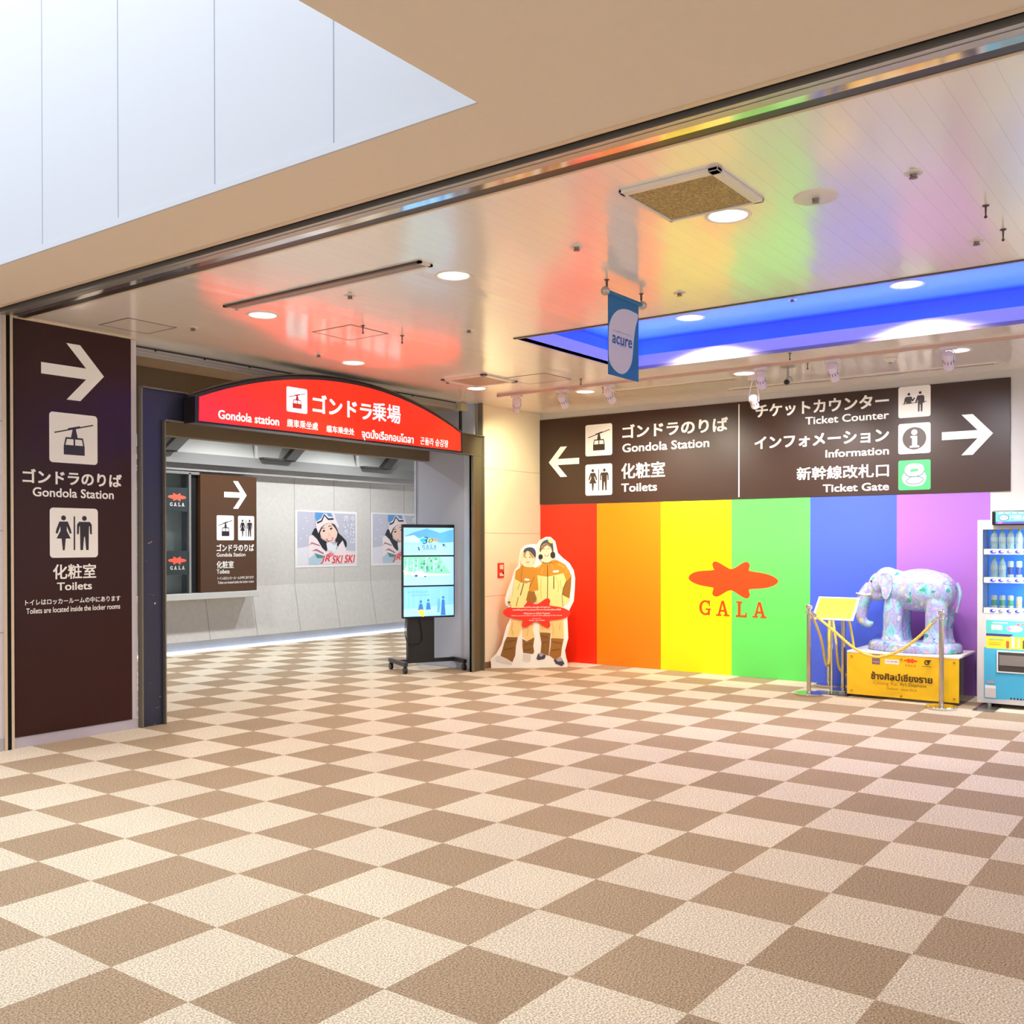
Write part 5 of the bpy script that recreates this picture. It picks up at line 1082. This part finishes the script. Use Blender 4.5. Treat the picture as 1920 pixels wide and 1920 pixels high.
t = thing('smoke_detector', 'white round smoke detector behind the spotlight rail', 'smoke detector', (7.98, -1.23, ZC)); MB().lathe((7.98, -1.23, ZC), [(.06, 0), (.06, -.02), (.045, -.03), (.03, -.05), (1e-4, -.052)], CW, 24).build('body', t, 40); MB().lathe((7.98, -1.23, ZC-.05), [(.02, 0), (.014, -.012), (1e-4, -.013)], mat((150, 130, 116), .4), 12).build('sensor', t, 40)
def hook(x, y, label):
    t = thing('ceiling_hook', label, 'ceiling hook', (x, y, ZC), 0, 'banner hooks in the ceiling'); m_ = mat((92, 74, 68), .35, metal=.5)
    MB().lathe((x, y, ZC), [(.018, 0), (.018, -.005), (.006, -.007)], m_, 14).build('rosette', t, 40)
    MB().cyl((x, y, ZC-.005), (x, y, ZC-.055), .006, .004, m_, 8).build('stem', t, 40)
    MB().ball((x, y, ZC-.062), .009, m_, 8, 6).build('eyelet', t, 60)
for x, y, lab in ((3.81, 1.93, 'ceiling hook over the hatch above the red sign'), (4.31, 1.945, 'ceiling hook right of the hatch above the red sign'), (3.73, -2.93, 'upper of two ceiling hooks by the right picture edge'), (4.24, -2.925, 'lower of two ceiling hooks by the right picture edge'),
                  (7.21, 1.92, 'ceiling hook on the near side of rail left of the banner'), (7.88, 2.04, 'ceiling hook behind the rail left of the banner'), (7.16, -.515, 'ceiling hook above the ceiling camera'), (7.77, -.47, 'ceiling hook right of the ceiling camera')): hook(x, y, lab)
t = thing('spotlight_rail', 'long thin spotlight rail along the ceiling before the sign wall', 'light rail', (7.6, 0, ZC))
MB().box((7.58, -4.5, ZC-.03), (7.615, 3.36, ZC), mat((206, 176, 164), .35)).build('rail_bar', t); MB().box((7.577, 3.36, ZC-.032), (7.618, 3.39, ZC), mat((196, 160, 146), .35)).build('end_cap', t)
for x, y0, y1, lab in ((8.22, .5, 2.1, 'thin grey ceiling slot left of the ticket counter lettering'), (8.94, -2.03, .9, 'pale slot diffuser along ceiling above the right sign half')):
    t = thing('slot_strip', lab, 'air vent', (x, (y0+y1)/2, ZC)); MB().box((x-.05, y0, ZC-.008), (x+.05, y1, ZC), CW).build('frame', t); MB().box((x-.018, y0+.03, ZC-.011), (x+.018, y1-.03, ZC-.008), mat((170, 150, 130), .4)).build('blade', t)
HEADM = mat((226, 214, 226), .35)  # white heads, with the lilac cast of nearby light put into the colour
def spotlight(x, y, aim, label, power=60, color=NEUT, lit=False, z=ZC-.03, drop=.05):
    t = thing('track_spotlight', label, 'spotlight', (x, y, z), 0, 'spotlights on the ceiling rail')
    d = (Vector(aim)-Vector((x, y, z-drop-.08))).normalized(); c = Vector((x, y, z-drop-.08))
    MB().box((x-.03, y-.07, z-.03), (x+.03, y+.07, z), HEADM).build('adaptor', t, 0, .004)
    b = MB(); s_ = d.cross(Vector((0, 0, 1))).normalized()*.052
    for k in (-1, 1): b.tube([Vector((x, y, z-.03))+s_*k*.4, c+s_*k-d*.02+Vector((0, 0, .06)), c+s_*k], .006, HEADM, 6)
    b.build('bracket', t, 40)
    b = MB(); b.cyl(c-d*.085, c+d*.085, .043, .047, HEADM, 20); b.build('lamp_head', t, 40)
    b = MB()
    for k in range(10):
        a = 2*math.pi*k/10; u_ = d.orthogonal().normalized(); v_ = d.cross(u_); r_ = u_*math.cos(a)+v_*math.sin(a); b.tube([c-d*.02+r_*.044, c+d*.015+r_*.0455], .004, mat((96, 84, 120), .5), 4)
    b.build('cooling_slots', t)
    MB().cyl(c+d*.0855, c+d*.089, .040, None, mat((255, 250, 238), .4, emit=4), 20).build('lens', t)
    if power: lamp('spot_bulb', 'SPOT', tuple(c+d*.1), power, color, t, target=aim, spot_size=math.radians(92), spot_blend=.9, shadow_soft_size=.04)
    return t
SP = 185
spotlight(7.6, 3.10, (8.75, 4.0, 2.3), 'tilted spotlight at the left end of the rail near corner', SP*.7, (1, .95, .60))
spotlight(7.6, 2.42, (9.45, 2.6, 1.9), 'spotlight above the left end of the long brown sign', SP, (1, .92, .74))
spotlight(7.6, 1.78, (9.45, 1.7, 1.9), 'spotlight just left of the hanging banner', SP, (1, .92, .74))
spotlight(7.6, -.04, (9.45, .3, 1.8), 'lilac looking spotlight left of the ceiling camera', SP)
spotlight(7.6, -.79, (9.45, -.7, 1.8), 'spotlight right of the ceiling camera', SP*.72)
spotlight(7.6, -1.86, (9.45, -1.5, 1.8), 'rightmost spotlight on the rail above the arrow', SP*.6, (.98, .97, 1))
spotlight(8.30, .33, (9.43, .62, 2.7), 'low lit spotlight covering the first ticket counter character', SP*.10, (1, .92, .78), True, ZC, .19)
# ceiling camera
t = thing('ceiling_camera', 'small security camera hanging from the ceiling before the long sign', 'security camera', (7.85, -.23, ZC)); GM = mat((180, 170, 166), .35, metal=.4)
cx, cy = 7.85, -.23
MB().lathe((cx, cy, ZC), [(.075, 0), (.075, -.008), (.03, -.016), (1e-4, -.016)], GM, 20).build('mount_plate', t, 40)
MB().cyl((cx, cy, ZC-.012), (cx, cy, ZC-.12), .014, None, GM, 12).build('stem', t, 40)
dd = (Vector((3, -1.2, 1.5))-Vector((cx, cy, 3.36))).normalized(); cc_ = Vector((cx, cy, ZC-.15))
MB().cyl(cc_-dd*.07, cc_+dd*.07, .034, None, GM, 18).build('camera_body', t, 40); MB().cyl(cc_+dd*.07, cc_+dd*.085, .028, .022, mat((20, 18, 26), .1), 18).build('lens', t, 40)
